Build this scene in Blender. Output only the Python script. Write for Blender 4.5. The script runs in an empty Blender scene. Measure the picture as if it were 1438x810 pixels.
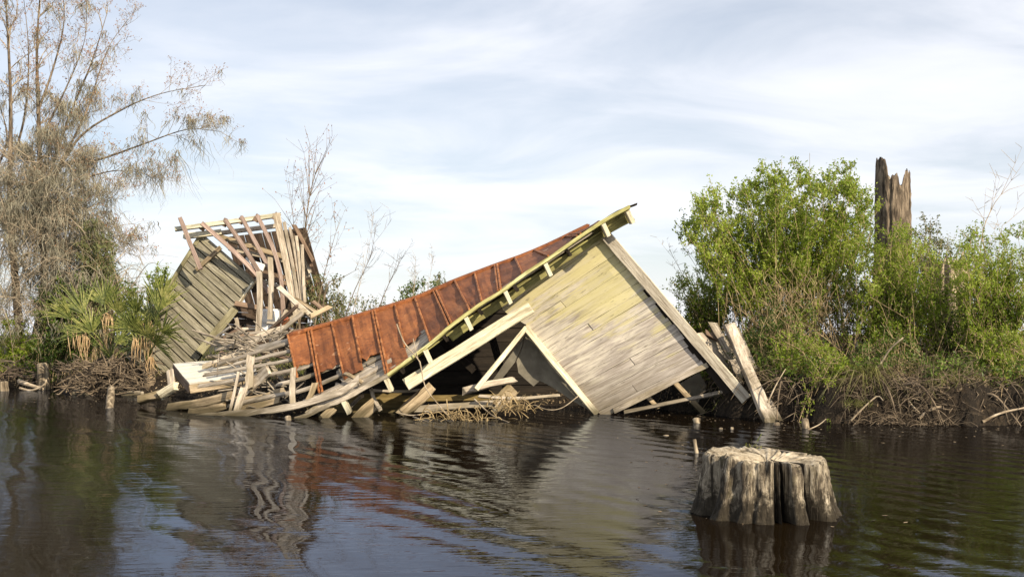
import bpy, math, random
import numpy as np
from mathutils import Vector as V, Matrix, noise as mn

random.seed(7); RNG = np.random.default_rng(11)
SC = bpy.context.scene; COL = SC.collection
F, CX, HY, CH = 1542.0, 719.0, 470.0, 1.2          # focal length in photo pixels, horizon row, eye height

# ------------------------------------------------------------------ camera
cd = bpy.data.cameras.new('camera'); cam = bpy.data.objects.new('camera', cd); COL.objects.link(cam)
cd.sensor_width = 36; cd.lens = 36 * F / 1438; cd.shift_y = (HY - 405) / 1438
cd.clip_start = 0.05; cd.clip_end = 6000
cam.location = (0, 0, CH); cam.rotation_euler = (math.pi / 2, 0, 0); SC.camera = cam

# ------------------------------------------------------------------ sun and sky
SUN = V((0.56, -0.68, 0.47)).normalized()
SUN_EL = math.asin(SUN.z); SUN_ROT = math.atan2(SUN.x, SUN.y)
sd = bpy.data.lights.new('sun', 'SUN'); sd.energy = 5.0; sd.angle = math.radians(0.5); sd.color = (1.0, 0.86, 0.66)
so = bpy.data.objects.new('sun', sd); COL.objects.link(so); so.location = (20, -25, 20)
so.rotation_euler = SUN.to_track_quat('Z', 'Y').to_euler()
W = bpy.data.worlds.new('World'); SC.world = W; W.use_nodes = True
nt = W.node_tree; nt.nodes.clear()
def nd(t, ty, **k):
    n = t.nodes.new(ty)
    for a, b in k.items(): setattr(n, a, b)
    return n
def math_n(t, op, a, b=None, c=None, clamp=False):
    n = nd(t, 'ShaderNodeMath', operation=op, use_clamp=clamp)
    for i, v in enumerate((a, b, c)):
        if v is None: continue
        if isinstance(v, (int, float)): n.inputs[i].default_value = v
        else: t.links.new(v, n.inputs[i])
    return n.outputs[0]
def ramp(t, fac, stops):
    n = nd(t, 'ShaderNodeValToRGB'); e = n.color_ramp.elements
    while len(e) < len(stops): e.new(0.5)
    for x, (p, c) in zip(e, stops):
        x.position = p
        x.color = (c, c, c, 1) if isinstance(c, (int, float)) else (*c, 1)
    t.links.new(fac, n.inputs[0]); return n.outputs[0]
def mix(t, fac, a, b, bt='MIX'):
    n = nd(t, 'ShaderNodeMix', data_type='RGBA', blend_type=bt)
    for i, v in ((0, fac), (6, a), (7, b)):
        if isinstance(v, (int, float)): n.inputs[i].default_value = v
        elif isinstance(v, tuple): n.inputs[i].default_value = (*v, 1)
        else: t.links.new(v, n.inputs[i])
    return n.outputs[2]
def noise_n(t, vec, scale, detail=4, rough=.55, dist=0.0):
    n = nd(t, 'ShaderNodeTexNoise'); n.inputs['Scale'].default_value = scale
    n.inputs['Detail'].default_value = detail; n.inputs['Roughness'].default_value = rough
    n.inputs['Distortion'].default_value = dist
    if vec is not None: t.links.new(vec, n.inputs['Vector'])
    return n.outputs['Fac']
def mapping(t, vec, scale=(1, 1, 1), rot=(0, 0, 0), loc=(0, 0, 0)):
    n = nd(t, 'ShaderNodeMapping'); t.links.new(vec, n.inputs[0])
    n.inputs['Scale'].default_value = scale; n.inputs['Rotation'].default_value = rot; n.inputs['Location'].default_value = loc
    return n.outputs[0]

STR = 0.08
sky = nd(nt, 'ShaderNodeTexSky', sky_type='NISHITA', sun_disc=False)
sky.sun_elevation = SUN_EL; sky.sun_rotation = SUN_ROT; sky.air_density = 1.0; sky.dust_density = 1.0; sky.ozone_density = 1.5
tc = nd(nt, 'ShaderNodeTexCoord'); sp = nd(nt, 'ShaderNodeSeparateXYZ'); nt.links.new(tc.outputs['Generated'], sp.inputs[0])
zz = math_n(nt, 'ADD', math_n(nt, 'MAXIMUM', sp.outputs[2], 0.0), 0.16)
cb = nd(nt, 'ShaderNodeCombineXYZ')
nt.links.new(math_n(nt, 'DIVIDE', sp.outputs[0], zz), cb.inputs[0]); nt.links.new(math_n(nt, 'DIVIDE', sp.outputs[1], zz), cb.inputs[1])
m1 = mapping(nt, cb.outputs[0], (1.0, 1.55, 1), (0, 0, math.radians(-32)), (1.3, 0.4, 0))
n1 = noise_n(nt, m1, 1.15, 7, .55, .6)
m2 = mapping(nt, cb.outputs[0], (.55, .9, 1), (0, 0, math.radians(20)), (4.2, 2.1, 0))
n2 = noise_n(nt, m2, .9, 3, .5, .2)
cl = math_n(nt, 'ADD', math_n(nt, 'MULTIPLY', n1, .6), math_n(nt, 'MULTIPLY', n2, .4))
cf = ramp(nt, cl, [(.36, .34), (.47, .54), (.56, .76), (.68, .95)])
low = math_n(nt, 'POWER', math_n(nt, 'SUBTRACT', 1.0, math_n(nt, 'MAXIMUM', sp.outputs[2], 0.0), clamp=True), 9)
cf = math_n(nt, 'MAXIMUM', cf, math_n(nt, 'MULTIPLY', low, .95))
skc = mix(nt, cf, sky.outputs[0], (9.3, 9.35, 9.8))
bg = nd(nt, 'ShaderNodeBackground'); bg.inputs[1].default_value = STR; nt.links.new(skc, bg.inputs[0])
ow = nd(nt, 'ShaderNodeOutputWorld'); nt.links.new(bg.outputs[0], ow.inputs[0])
SC.view_settings.view_transform = 'Standard'; SC.view_settings.look = 'None'
SC.view_settings.exposure = 0.6; SC.view_settings.gamma = 1.0
SC.cycles.max_bounces = 6; SC.cycles.diffuse_bounces = 3; SC.cycles.glossy_bounces = 3; SC.cycles.transmission_bounces = 3
SC.cycles.transparent_max_bounces = 4

# ------------------------------------------------------------------ helpers
def P(px, py, Y): return V(((px - CX) / F * Y, Y, CH + (HY - py) / F * Y))
def PW(px, py, z=0.0):                                   # point of the water (or height z) seen at a pixel
    Y = (CH - z) * F / (py - HY); return P(px, py, Y)
def on_plane(px, py, o, n):
    d = V(((px - CX) / F, 1, (HY - py) / F)); c = V((0, 0, CH))
    return c + d * ((o - c).dot(n) / d.dot(n))
def lerp(a, b, f): return tuple(x + (y - x) * f for x, y in zip(a, b))
WM = {}
def place(o, M, parent=None):
    COL.objects.link(o); WM[o.name] = M.copy()
    if parent is not None:
        o.parent = parent; o.matrix_basis = WM[parent.name].inverted() @ M
    else: o.matrix_basis = M
    return o
def T(o, label, cat, group=None, kind=None):
    if label: o['label'] = label
    if cat: o['category'] = cat
    if group: o['group'] = group
    if kind: o['kind'] = kind
    return o
def empty(name, loc, label, cat, group=None):
    o = bpy.data.objects.new(name, None); o.empty_display_size = .2
    place(o, Matrix.Translation(V(loc))); return T(o, label, cat, group)
def mesh_obj(name, verts, faces, mat, M=None, parent=None, smooth=False, kind=None, mats=None, fm=None):
    me = bpy.data.meshes.new(name); me.from_pydata([tuple(v) for v in verts], [], faces); me.update()
    for m in (mats or [mat]): me.materials.append(m)
    if fm is not None: me.polygons.foreach_set('material_index', fm)
    if smooth: me.polygons.foreach_set('use_smooth', [True] * len(me.polygons))
    o = bpy.data.objects.new(name, me); place(o, M or Matrix.Identity(4), parent)
    if kind: o['kind'] = kind
    return o
def np_mesh(name, verts, faces, mat, parent=None, smooth=False, kind=None, M=None):   # faces: (n,k) array
    verts = np.asarray(verts, np.float32); faces = np.asarray(faces, np.int32)
    M = M or (WM[parent.name] if parent is not None else Matrix.Identity(4))
    verts = verts - np.array(M.translation, np.float32)
    me = bpy.data.meshes.new(name); k = faces.shape[1]
    me.vertices.add(len(verts)); me.vertices.foreach_set('co', verts.ravel())
    me.loops.add(faces.size); me.loops.foreach_set('vertex_index', faces.ravel())
    me.polygons.add(len(faces)); me.polygons.foreach_set('loop_start', np.arange(0, faces.size, k, dtype=np.int32))
    if smooth: me.polygons.foreach_set('use_smooth', np.ones(len(faces), bool))
    me.materials.append(mat); me.update(calc_edges=True); me.validate()
    o = bpy.data.objects.new(name, me); place(o, Matrix.Translation(M.translation), parent)
    if kind: o['kind'] = kind
    return o
def resample(pts, n):
    pts = [V(p) for p in pts]
    if len(pts) > 2:                                     # smooth through the control points
        q = [pts[0] * 2 - pts[1]] + pts + [pts[-1] * 2 - pts[-2]]; out = []
        for i in range(1, len(q) - 2):
            for k in range(8):
                t = k / 8; a, b, c, d = q[i - 1], q[i], q[i + 1], q[i + 2]
                out.append(.5 * ((2 * b) + (c - a) * t + (2 * a - 5 * b + 4 * c - d) * t * t + (3 * b - a - 3 * c + d) * t ** 3))
        pts = out + [pts[-1]]
    L = [0]
    for a, b in zip(pts, pts[1:]): L.append(L[-1] + (b - a).length)
    res = []; j = 0
    for i in range(n + 1):
        s = L[-1] * i / n
        while j < len(L) - 2 and L[j + 1] < s: j += 1
        f = (s - L[j]) / max(1e-9, L[j + 1] - L[j]); res.append(pts[j].lerp(pts[j + 1], min(1, f)))
    return res
def board(name, pts, w, t, mat, n=(0, -1, .25), parent=None, rag=.12, seg=None, taper=1.0, jit=.035, cham=.16, twist=0.0, label=None):
    """a sawn board swept along a line: width w, thickness t, broad face towards n"""
    pts = [V(p) for p in pts]; X = (pts[-1] - pts[0]).normalized(); n = V(n)
    N = (n - X * n.dot(X)).normalized(); Yv = N.cross(X); o0 = (pts[0] + pts[-1]) / 2
    M = Matrix(((X.x, Yv.x, N.x, o0.x), (X.y, Yv.y, N.y, o0.y), (X.z, Yv.z, N.z, o0.z), (0, 0, 0, 1)))
    Mi = M.inverted(); L = (pts[-1] - pts[0]).length
    seg = seg or max(2, min(6, int(L / .35) + 1))
    if len(pts) > 2: seg = max(seg, 3 * (len(pts) - 1))
    rs = [Mi @ p for p in resample(pts, seg)]
    c = cham * min(t, w) * .5; hw, ht = w / 2, t / 2
    sec = [(-hw + c, -ht), (hw - c, -ht), (hw, -ht + c), (hw, ht - c), (hw - c, ht), (-hw + c, ht), (-hw, ht - c), (-hw, -ht + c)]
    vs = []; fs = []
    for i, p in enumerate(rs):
        a = rs[max(0, i - 1)]; b = rs[min(seg, i + 1)]; tg = (b - a).normalized(); nn = V((0, 0, 1)); nn = (nn - tg * nn.dot(tg)).normalized(); yy = nn.cross(tg)
        f = 1 + (taper - 1) * i / seg; ang = twist * (i / seg - .5); ca, sa = math.cos(ang), math.sin(ang)
        ends = i in (0, seg); js = [random.gauss(0, jit * w * .5) for _ in range(2)]
        for k, (y, z) in enumerate(sec):
            y = y * f + js[0 if y < 0 else 1] * (1 if abs(y) > 0 else 0); z = z * f
            y, z = y * ca - z * sa, y * sa + z * ca
            q = p + yy * y + nn * (z + random.gauss(0, jit * t * .4))
            if ends and rag: q = q + tg * (random.uniform(-1, 1) * rag * w)
            vs.append(q)
    for i in range(seg):
        for k in range(8):
            a = i * 8 + k; b = i * 8 + (k + 1) % 8; fs.append((a, a + 8, b + 8, b))
    fs.append(tuple(range(8))); fs.append(tuple(range(seg * 8 + 7, seg * 8 - 1, -1)))
    o = mesh_obj(name, vs, fs, mat, M, parent)
    if label: o['label'] = label
    return o
def tubes(paths, sides=4):
    """paths: list of (points, radii); returns one vertex and quad array"""
    vs = []; fs = []; base = 0; an = np.arange(sides) * 2 * math.pi / sides
    for pts, rad in paths:
        p = np.asarray([tuple(q) for q in pts], float); n = len(p)
        tg = np.gradient(p, axis=0); tg /= np.linalg.norm(tg, axis=1)[:, None] + 1e-9
        ref = np.array([.31, .21, .92]) if abs(tg[0, 2]) < .8 else np.array([.9, .3, .1])
        u = np.cross(tg, ref); u /= np.linalg.norm(u, axis=1)[:, None] + 1e-9; v = np.cross(tg, u)
        r = np.broadcast_to(np.asarray(rad, float), (n,))
        ring = p[:, None, :] + r[:, None, None] * (u[:, None, :] * np.cos(an)[None, :, None] + v[:, None, :] * np.sin(an)[None, :, None])
        vs.append(ring.reshape(-1, 3))
        i = np.arange(n - 1)[:, None] * sides; k = np.arange(sides)[None, :]; k2 = (k + 1) % sides
        fs.append(np.stack([base + i + k, base + i + k2, base + i + sides + k2, base + i + sides + k], -1).reshape(-1, 4))
        base += n * sides
    return np.concatenate(vs), np.concatenate(fs)
def tube_obj(name, pts, r0, r1, mat, parent=None, sides=7, n=10, rough=.12, kind=None):
    rs = resample(pts, n); rad = [max(.002, (r0 + (r1 - r0) * i / n) * (1 + random.uniform(-rough, rough))) for i in range(n + 1)]
    tg = (rs[-1] - rs[-2]).normalized(); r_ = rad[-1]                 # rounded, closed end
    rs += [rs[-1] + tg * r_ * .22, rs[-1] + tg * r_ * .26]; rad += [r_ * .72, .0004]
    v, f = tubes([(rs, rad)], sides)
    M = Matrix.Translation(rs[0]); o = np_mesh(name, v, f, mat, parent, True, kind, M=M)
    return o
def rand_dirs(n):
    d = RNG.normal(size=(n, 3)); return d / np.linalg.norm(d, axis=1)[:, None]
def leaves(cent, length, width, up=.25, droop=None):
    """small folded leaves at the centres"""
    n = len(cent); d = rand_dirs(n); d[:, 2] += up; d /= np.linalg.norm(d, axis=1)[:, None]
    if droop is not None: d = d * .5 + np.array(droop); d /= np.linalg.norm(d, axis=1)[:, None]
    s = np.cross(d, rand_dirs(n)); s /= np.linalg.norm(s, axis=1)[:, None] + 1e-9; nn = np.cross(d, s)
    L = (length * RNG.uniform(.6, 1.25, n))[:, None]; Wd = (width * RNG.uniform(.7, 1.2, n))[:, None]
    a = cent - d * L * .5; b = cent + s * Wd * .5 + nn * Wd * .15 + d * L * .08; c = cent + d * L * .5; e = cent - s * Wd * .5 + nn * Wd * .15 + d * L * .08
    vs = np.stack([a, b, c, e], 1).reshape(-1, 3); i = np.arange(n)[:, None] * 4
    return vs, i + np.array([[0, 1, 2, 3]])

# ------------------------------------------------------------------ materials
def new_mat(name):
    m = bpy.data.materials.new(name); m.use_nodes = True; t = m.node_tree; t.nodes.clear()
    o = nd(t, 'ShaderNodeOutputMaterial'); b = nd(t, 'ShaderNodeBsdfPrincipled'); t.links.new(b.outputs[0], o.inputs[0])
    b.inputs['Specular IOR Level'].default_value = .25
    return m, t, b, o
def setc(t, sock, v):
    if isinstance(v, (tuple, list)): sock.default_value = (*v, 1)
    elif isinstance(v, (int, float)): sock.default_value = v
    else: t.links.new(v, sock)
def bump(t, b, h, dist=.01, s=.6):
    n = nd(t, 'ShaderNodeBump'); n.inputs['Distance'].default_value = dist; n.inputs['Strength'].default_value = s
    t.links.new(h, n.inputs['Height']); t.links.new(n.outputs[0], b.inputs['Normal'])
def obj_vec(t):
    c = nd(t, 'ShaderNodeTexCoord'); i = nd(t, 'ShaderNodeObjectInfo')
    a = nd(t, 'ShaderNodeVectorMath', operation='SCALE'); a.inputs[0].default_value = (37, 91, 53); t.links.new(i.outputs['Random'], a.inputs[3])
    s = nd(t, 'ShaderNodeVectorMath', operation='ADD'); t.links.new(c.outputs['Object'], s.inputs[0]); t.links.new(a.outputs[0], s.inputs[1])
    return s.outputs[0], i.outputs['Random']
def wood(name, dark, mid, light, paint=None, pstops=(.45, .6), pscale=(1.1, 7, 7), white=None, wstops=(.6, .7), var=.25, rough=.85, stain=None, scale=1.0):
    m, t, b, o = new_mat(name); v, rnd = obj_vec(t)
    g = noise_n(t, mapping(t, v, (2.2, 42, 42)), scale, 6, .62, .4)          # fine grain
    l = noise_n(t, mapping(t, v, (.9, 9, 9)), scale, 4, .6, .3)               # weathered streaks
    k = noise_n(t, mapping(t, v, (1.5, 2.6, 2.6)), 1.3, 3, .5)
    l3 = noise_n(t, mapping(t, v, (3.5, 22, 22), loc=(2, 6, 3)), scale, 5, .7, .8)
    c = ramp(t, math_n(t, 'ADD', math_n(t, 'MULTIPLY', g, .35), math_n(t, 'ADD', math_n(t, 'MULTIPLY', l, .35), math_n(t, 'MULTIPLY', l3, .3))), [(.38, dark), (.5, mid), (.60, light)])
    if paint:
        pn = noise_n(t, mapping(t, v, pscale, loc=(3, 1, 8)), 1, 6, .68, .5)
        pn = math_n(t, 'ADD', pn, math_n(t, 'MULTIPLY', math_n(t, 'SUBTRACT', g, .5), .35))
        c = mix(t, ramp(t, pn, [(pstops[0], 0), (pstops[1], 1)]), c, paint)
    if white:
        wn = noise_n(t, mapping(t, v, (1.6, 10, 10), loc=(9, 4, 2)), 1, 6, .7, .6)
        wn = math_n(t, 'ADD', wn, math_n(t, 'MULTIPLY', math_n(t, 'SUBTRACT', g, .5), .45))
        c = mix(t, ramp(t, wn, [(wstops[0], 0), (wstops[1], 1)]), c, white)
    if stain: c = mix(t, math_n(t, 'MULTIPLY', ramp(t, k, [(.5, 0), (.68, 1)]), .75), c, stain)
    crk = ramp(t, noise_n(t, mapping(t, v, (1.3, 60, 60), loc=(7, 7, 7)), 1, 2, .5, .2), [(.66, 0), (.70, 1)])
    blt = ramp(t, noise_n(t, mapping(t, v, (5, 14, 14), loc=(1, 5, 2)), 1, 5, .7, .5), [(.56, 0), (.70, 1)])
    c = mix(t, math_n(t, 'MULTIPLY', math_n(t, 'MAXIMUM', crk, blt), .62), c, dark)
    gp_ = nd(t, 'ShaderNodeNewGeometry'); sz = nd(t, 'ShaderNodeSeparateXYZ'); t.links.new(gp_.outputs['Position'], sz.inputs[0])
    damp = ramp(t, math_n(t, 'ADD', sz.outputs[2], math_n(t, 'MULTIPLY', math_n(t, 'SUBTRACT', l, .5), .3)), [(.02, .88), (.07, .7), (.20, 0)])
    c = mix(t, damp, c, (.05, .04, .018))
    vv = math_n(t, 'ADD', 1 - var / 2, math_n(t, 'MULTIPLY', rnd, var))
    hs = nd(t, 'ShaderNodeHueSaturation'); t.links.new(c, hs.inputs['Color']); t.links.new(vv, hs.inputs['Value'])
    setc(t, b.inputs['Base Color'], hs.outputs[0]); b.inputs['Roughness'].default_value = rough
    bump(t, b, math_n(t, 'ADD', g, math_n(t, 'MULTIPLY', l, .6)), .008, .7)
    return m
GREY = wood('grey_weathered_wood', (.13, .105, .08), (.34, .29, .225), (.52, .46, .37), stain=(.12, .10, .06), var=.5)
PALE = wood('pale_bleached_wood', (.13, .10, .07), (.38, .325, .25), (.60, .53, .43), stain=(.3, .25, .16), var=.35)
TAN = wood('tan_lumber', (.12, .085, .05), (.31, .24, .15), (.50, .40, .265), stain=(.14, .11, .05), var=.4)
BROWN = wood('brown_old_wood', (.07, .045, .03), (.16, .11, .075), (.26, .19, .13), var=.4)
PURPLE = wood('brown_grey_rafter', (.13, .095, .075), (.28, .205, .17), (.42, .33, .28), var=.4)
DARKW = wood('shade_dark_wood', (.007, .005, .0035), (.016, .012, .008), (.03, .022, .015), var=.4)  # near-black: the unlit cabin interior is painted into this wood colour
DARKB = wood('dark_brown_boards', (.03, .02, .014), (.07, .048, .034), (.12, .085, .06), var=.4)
OCHRE = wood('ochre_damp_boards', (.06, .042, .014), (.14, .10, .035), (.22, .165, .07), var=.4)
CREAM = wood('cream_painted_trim', (.22, .18, .11), (.45, .40, .28), (.60, .54, .40), paint=(.62, .575, .42), pstops=(.40, .58), white=(.72, .69, .58), wstops=(.58, .68), var=.12)
def wall_paint():
    m, t, b, o = new_mat('peeling_yellow_green_paint'); v, rnd = obj_vec(t); g0 = nd(t, 'ShaderNodeNewGeometry'); pos = g0.outputs['Position']
    g = noise_n(t, mapping(t, v, (2.5, 48, 48)), 1, 6, .62, .4); l = noise_n(t, mapping(t, v, (1.0, 9, 9)), 1, 6, .66, .4); l2 = noise_n(t, mapping(t, v, (1.7, 16, 16), loc=(5, 2, 7)), 1, 6, .7, .5)
    big = noise_n(t, pos, .9, 3, .5); big2 = noise_n(t, mapping(t, pos, (1, 1, 1), loc=(4, 9, 1)), 1.3, 4, .55)
    bare = ramp(t, math_n(t, 'ADD', math_n(t, 'MULTIPLY', g, .55), math_n(t, 'MULTIPLY', l2, .45)), [(.36, (.24, .20, .155)), (.5, (.41, .36, .305)), (.64, (.58, .525, .45))])
    sx = nd(t, 'ShaderNodeSeparateXYZ'); t.links.new(pos, sx.inputs[0])
    up = math_n(t, 'MULTIPLY', math_n(t, 'SUBTRACT', math_n(t, 'SUBTRACT', sx.outputs[2], math_n(t, 'MULTIPLY', sx.outputs[0], .28)), 1.1), .19)          # more paint has survived under the eave
    wf = math_n(t, 'ADD', math_n(t, 'ADD', l2, math_n(t, 'MULTIPLY', math_n(t, 'SUBTRACT', big2, .5), .7)), math_n(t, 'MULTIPLY', up, .8))
    c = mix(t, ramp(t, wf, [(.40, 0), (.60, .88)]), bare, (.66, .60, .475))
    yf = math_n(t, 'ADD', math_n(t, 'ADD', l, math_n(t, 'MULTIPLY', math_n(t, 'SUBTRACT', big, .5), .8)), math_n(t, 'ADD', up, math_n(t, 'MULTIPLY', math_n(t, 'SUBTRACT', g, .5), .3)))
    c = mix(t, ramp(t, yf, [(.50, 0), (.62, .55), (.8, .75)]), c, (.62, .55, .23))
    damp = ramp(t, math_n(t, 'ADD', sx.outputs[2], math_n(t, 'MULTIPLY', math_n(t, 'SUBTRACT', l, .5), 1.2)), [(.0, .8), (.72, 0)])
    c = mix(t, damp, c, (.13, .105, .06))
    c = mix(t, math_n(t, 'MULTIPLY', ramp(t, noise_n(t, mapping(t, v, (5, 30, 30)), 1, 3, .6), [(.64, 0), (.70, 1)]), .55), c, (.12, .10, .07))
    hs = nd(t, 'ShaderNodeHueSaturation'); t.links.new(c, hs.inputs['Color']); t.links.new(math_n(t, 'ADD', .93, math_n(t, 'MULTIPLY', rnd, .13)), hs.inputs['Value'])
    setc(t, b.inputs['Base Color'], hs.outputs[0]); b.inputs['Roughness'].default_value = .8
    bump(t, b, math_n(t, 'ADD', g, l2), .006, .6); return m
CWALL = wall_paint()
CORNER = wood('weathered_corner_board', (.20, .16, .11), (.46, .405, .31), (.62, .56, .45), paint=(.60, .55, .42), pstops=(.5, .66), var=.1)
BEAMG = wood('faded_green_white_beam', (.17, .155, .10), (.36, .34, .24), (.52, .49, .38), paint=(.56, .55, .43), pstops=(.48, .62), var=.2)
TRIMG = wood('weathered_shed_trim', (.13, .115, .06), (.28, .25, .15), (.42, .385, .26), paint=(.40, .375, .21), pstops=(.52, .68), stain=(.12, .10, .05), var=.2)
WHITEP = wood('white_painted_boards', (.36, .32, .25), (.58, .54, .45), (.70, .66, .57), paint=(.66, .62, .52), pstops=(.42, .58), var=.1)
SHED = wood('mossy_shed_siding', (.10, .09, .06), (.21, .19, .135), (.33, .30, .22), paint=(.28, .265, .14), pstops=(.56, .72), white=(.40, .375, .30), wstops=(.60, .72), var=.45)
GREENT = wood('yellow_green_trim', (.17, .155, .06), (.33, .31, .12), (.45, .43, .20), paint=(.48, .47, .25), pstops=(.5, .65), var=.25)
GREEND = wood('olive_frieze_boards', (.10, .09, .03), (.20, .18, .07), (.29, .27, .11), paint=(.30, .28, .10), pstops=(.5, .65), var=.25)

def rust():
    m, t, b, o = new_mat('rusted_roof_metal'); v, rnd = obj_vec(t)
    a = noise_n(t, v, 1.6, 5, .6, .3); f = noise_n(t, v, 16, 5, .65); s = noise_n(t, mapping(t, v, (14, 1.2, 3)), 1, 4, .6)
    c = ramp(t, math_n(t, 'ADD', math_n(t, 'MULTIPLY', a, .6), math_n(t, 'MULTIPLY', s, .4)), [(.34, (.10, .035, .014)), (.48, (.20, .070, .024)), (.60, (.29, .108, .036)), (.72, (.38, .16, .06))])
    c = mix(t, math_n(t, 'MULTIPLY', ramp(t, f, [(.52, 0), (.68, 1)]), .7), c, (.085, .034, .02))
    c = mix(t, math_n(t, 'MULTIPLY', ramp(t, noise_n(t, v, 5.5, 4, .6, .5), [(.66, 0), (.72, 1)]), .6), c, (.48, .27, .15))
    hs = nd(t, 'ShaderNodeHueSaturation'); t.links.new(c, hs.inputs['Color']); t.links.new(math_n(t, 'ADD', .80, math_n(t, 'MULTIPLY', rnd, .30)), hs.inputs['Value'])
    setc(t, b.inputs['Base Color'], hs.outputs[0]); b.inputs['Roughness'].default_value = .72; b.inputs['Metallic'].default_value = .0
    bump(t, b, math_n(t, 'ADD', f, math_n(t, 'MULTIPLY', a, 2)), .006, .6); return m
RUST = rust()

def simple(name, stops, scale=6, rough=.9, bd=.01, bs=.6, det=6, dist=.2, stretch=(1, 1, 1), spec=.25):
    m, t, b, o = new_mat(name); v, rnd = obj_vec(t)
    n = noise_n(t, mapping(t, v, stretch), scale, det, .62, dist); setc(t, b.inputs['Base Color'], ramp(t, n, stops))
    b.inputs['Roughness'].default_value = rough; b.inputs['Specular IOR Level'].default_value = spec
    bump(t, b, n, bd, bs); return m
TWIG = simple('pale_grey_twigs', [(.35, (.17, .13, .085)), (.6, (.40, .33, .235))], 5)
TWIGD = simple('dark_brown_twigs', [(.35, (.06, .045, .032)), (.6, (.17, .13, .095))], 5)
ROOT = simple('muddy_roots', [(.35, (.05, .036, .024)), (.6, (.20, .155, .105))], 5)
LITTER = simple('brown_leaf_litter', [(.4, (.06, .042, .026)), (.5, (.16, .115, .07)), (.62, (.30, .235, .15))], 30)
TWIGM = simple('mid_brown_twigs', [(.35, (.07, .052, .034)), (.6, (.24, .185, .12))], 5)
BARK = simple('grey_brown_bark', [(.36, (.035, .027, .019)), (.5, (.13, .10, .07)), (.62, (.26, .205, .145))], 1, stretch=(16, 16, 3.0), bd=.05, bs=1.0)
STEM = simple('tan_shrub_stems', [(.35, (.16, .115, .06)), (.6, (.38, .29, .17))], 6)
PAPER = simple('old_grey_wall_lining', [(.35, (.13, .115, .085)), (.55, (.20, .18, .135)), (.7, (.27, .245, .19))], 3, bd=.01)
LOGW = simple('driftwood', [(.32, (.14, .105, .065)), (.5, (.34, .27, .185)), (.66, (.55, .46, .34))], 1, stretch=(2, 20, 20), bd=.02)
POSTW = simple('water_worn_post', [(.34, (.05, .037, .024)), (.5, (.17, .135, .09)), (.64, (.36, .295, .205))], 1, stretch=(16, 16, 2), bd=.02)
WHITE = simple('white_enamel', [(.3, (.62, .62, .60)), (.6, (.80, .80, .78))], 4, rough=.4, bs=.1, spec=.5)
REDB = simple('red_clay', [(.3, (.25, .06, .03)), (.6, (.42, .12, .06))], 9)
SEAM = simple('orange_rust_seam', [(.35, (.12, .045, .018)), (.5, (.27, .10, .032)), (.66, (.42, .19, .075))], 9, rough=.7, bd=.004)
STRAW = simple('dry_straw', [(.35, (.13, .09, .04)), (.6, (.38, .285, .15))], 7)
DEADF = simple('dead_palm_frond', [(.35, (.24, .15, .07)), (.6, (.50, .37, .21))], 8, stretch=(3, 3, 1))
def leaf_mat(name, stops, trans=.35, tcol=None, rough=.5, scale=1.3):
    m, t, b, o = new_mat(name); c = nd(t, 'ShaderNodeTexCoord')
    n = noise_n(t, c.outputs['Object'], scale, 2, .5); n2 = noise_n(t, c.outputs['Object'], 23, 2, .6)
    col = ramp(t, math_n(t, 'ADD', math_n(t, 'MULTIPLY', n, .5), math_n(t, 'MULTIPLY', n2, .5)), stops)
    setc(t, b.inputs['Base Color'], col); b.inputs['Roughness'].default_value = rough; b.inputs['Specular IOR Level'].default_value = .35
    if trans:
        tr = nd(t, 'ShaderNodeBsdfTranslucent'); ms = nd(t, 'ShaderNodeMixShader'); ms.inputs[0].default_value = trans
        hs = nd(t, 'ShaderNodeHueSaturation'); hs.inputs['Value'].default_value = 1.5; t.links.new(col, hs.inputs['Color']); t.links.new(hs.outputs[0], tr.inputs[0])
        t.links.new(b.outputs[0], ms.inputs[1]); t.links.new(tr.outputs[0], ms.inputs[2]); t.links.new(ms.outputs[0], o.inputs[0])
    return m
LEAF = leaf_mat('bright_shrub_leaves', [(.36, (.09, .135, .012)), (.5, (.215, .285, .028)), (.64, (.36, .42, .07))], .45)
LEAFD = leaf_mat('dark_shrub_leaves', [(.36, (.03, .055, .010)), (.5, (.085, .135, .02)), (.64, (.17, .23, .04))])
LEAFO = leaf_mat('olive_far_leaves', [(.36, (.07, .085, .035)), (.5, (.14, .16, .06)), (.64, (.22, .235, .10))])
PALM = leaf_mat('palmetto_blades', [(.36, (.04, .06, .016)), (.5, (.13, .155, .035)), (.64, (.34, .33, .11))], .2, scale=3)
MOSS = leaf_mat('spanish_moss', [(.36, (.11, .105, .074)), (.5, (.245, .228, .168)), (.66, (.40, .37, .28))], .25, rough=.9, scale=2.0)
BUDS = leaf_mat('red_brown_buds', [(.36, (.16, .07, .03)), (.5, (.28, .13, .055)), (.64, (.42, .24, .12))], .25)
GRASSD = leaf_mat('dry_bank_grass', [(.36, (.10, .085, .03)), (.5, (.22, .18, .075)), (.64, (.36, .29, .14))], .3)
GRASS = leaf_mat('bank_grass', [(.36, (.06, .075, .016)), (.5, (.15, .16, .04)), (.64, (.30, .27, .11))], .3)

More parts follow.
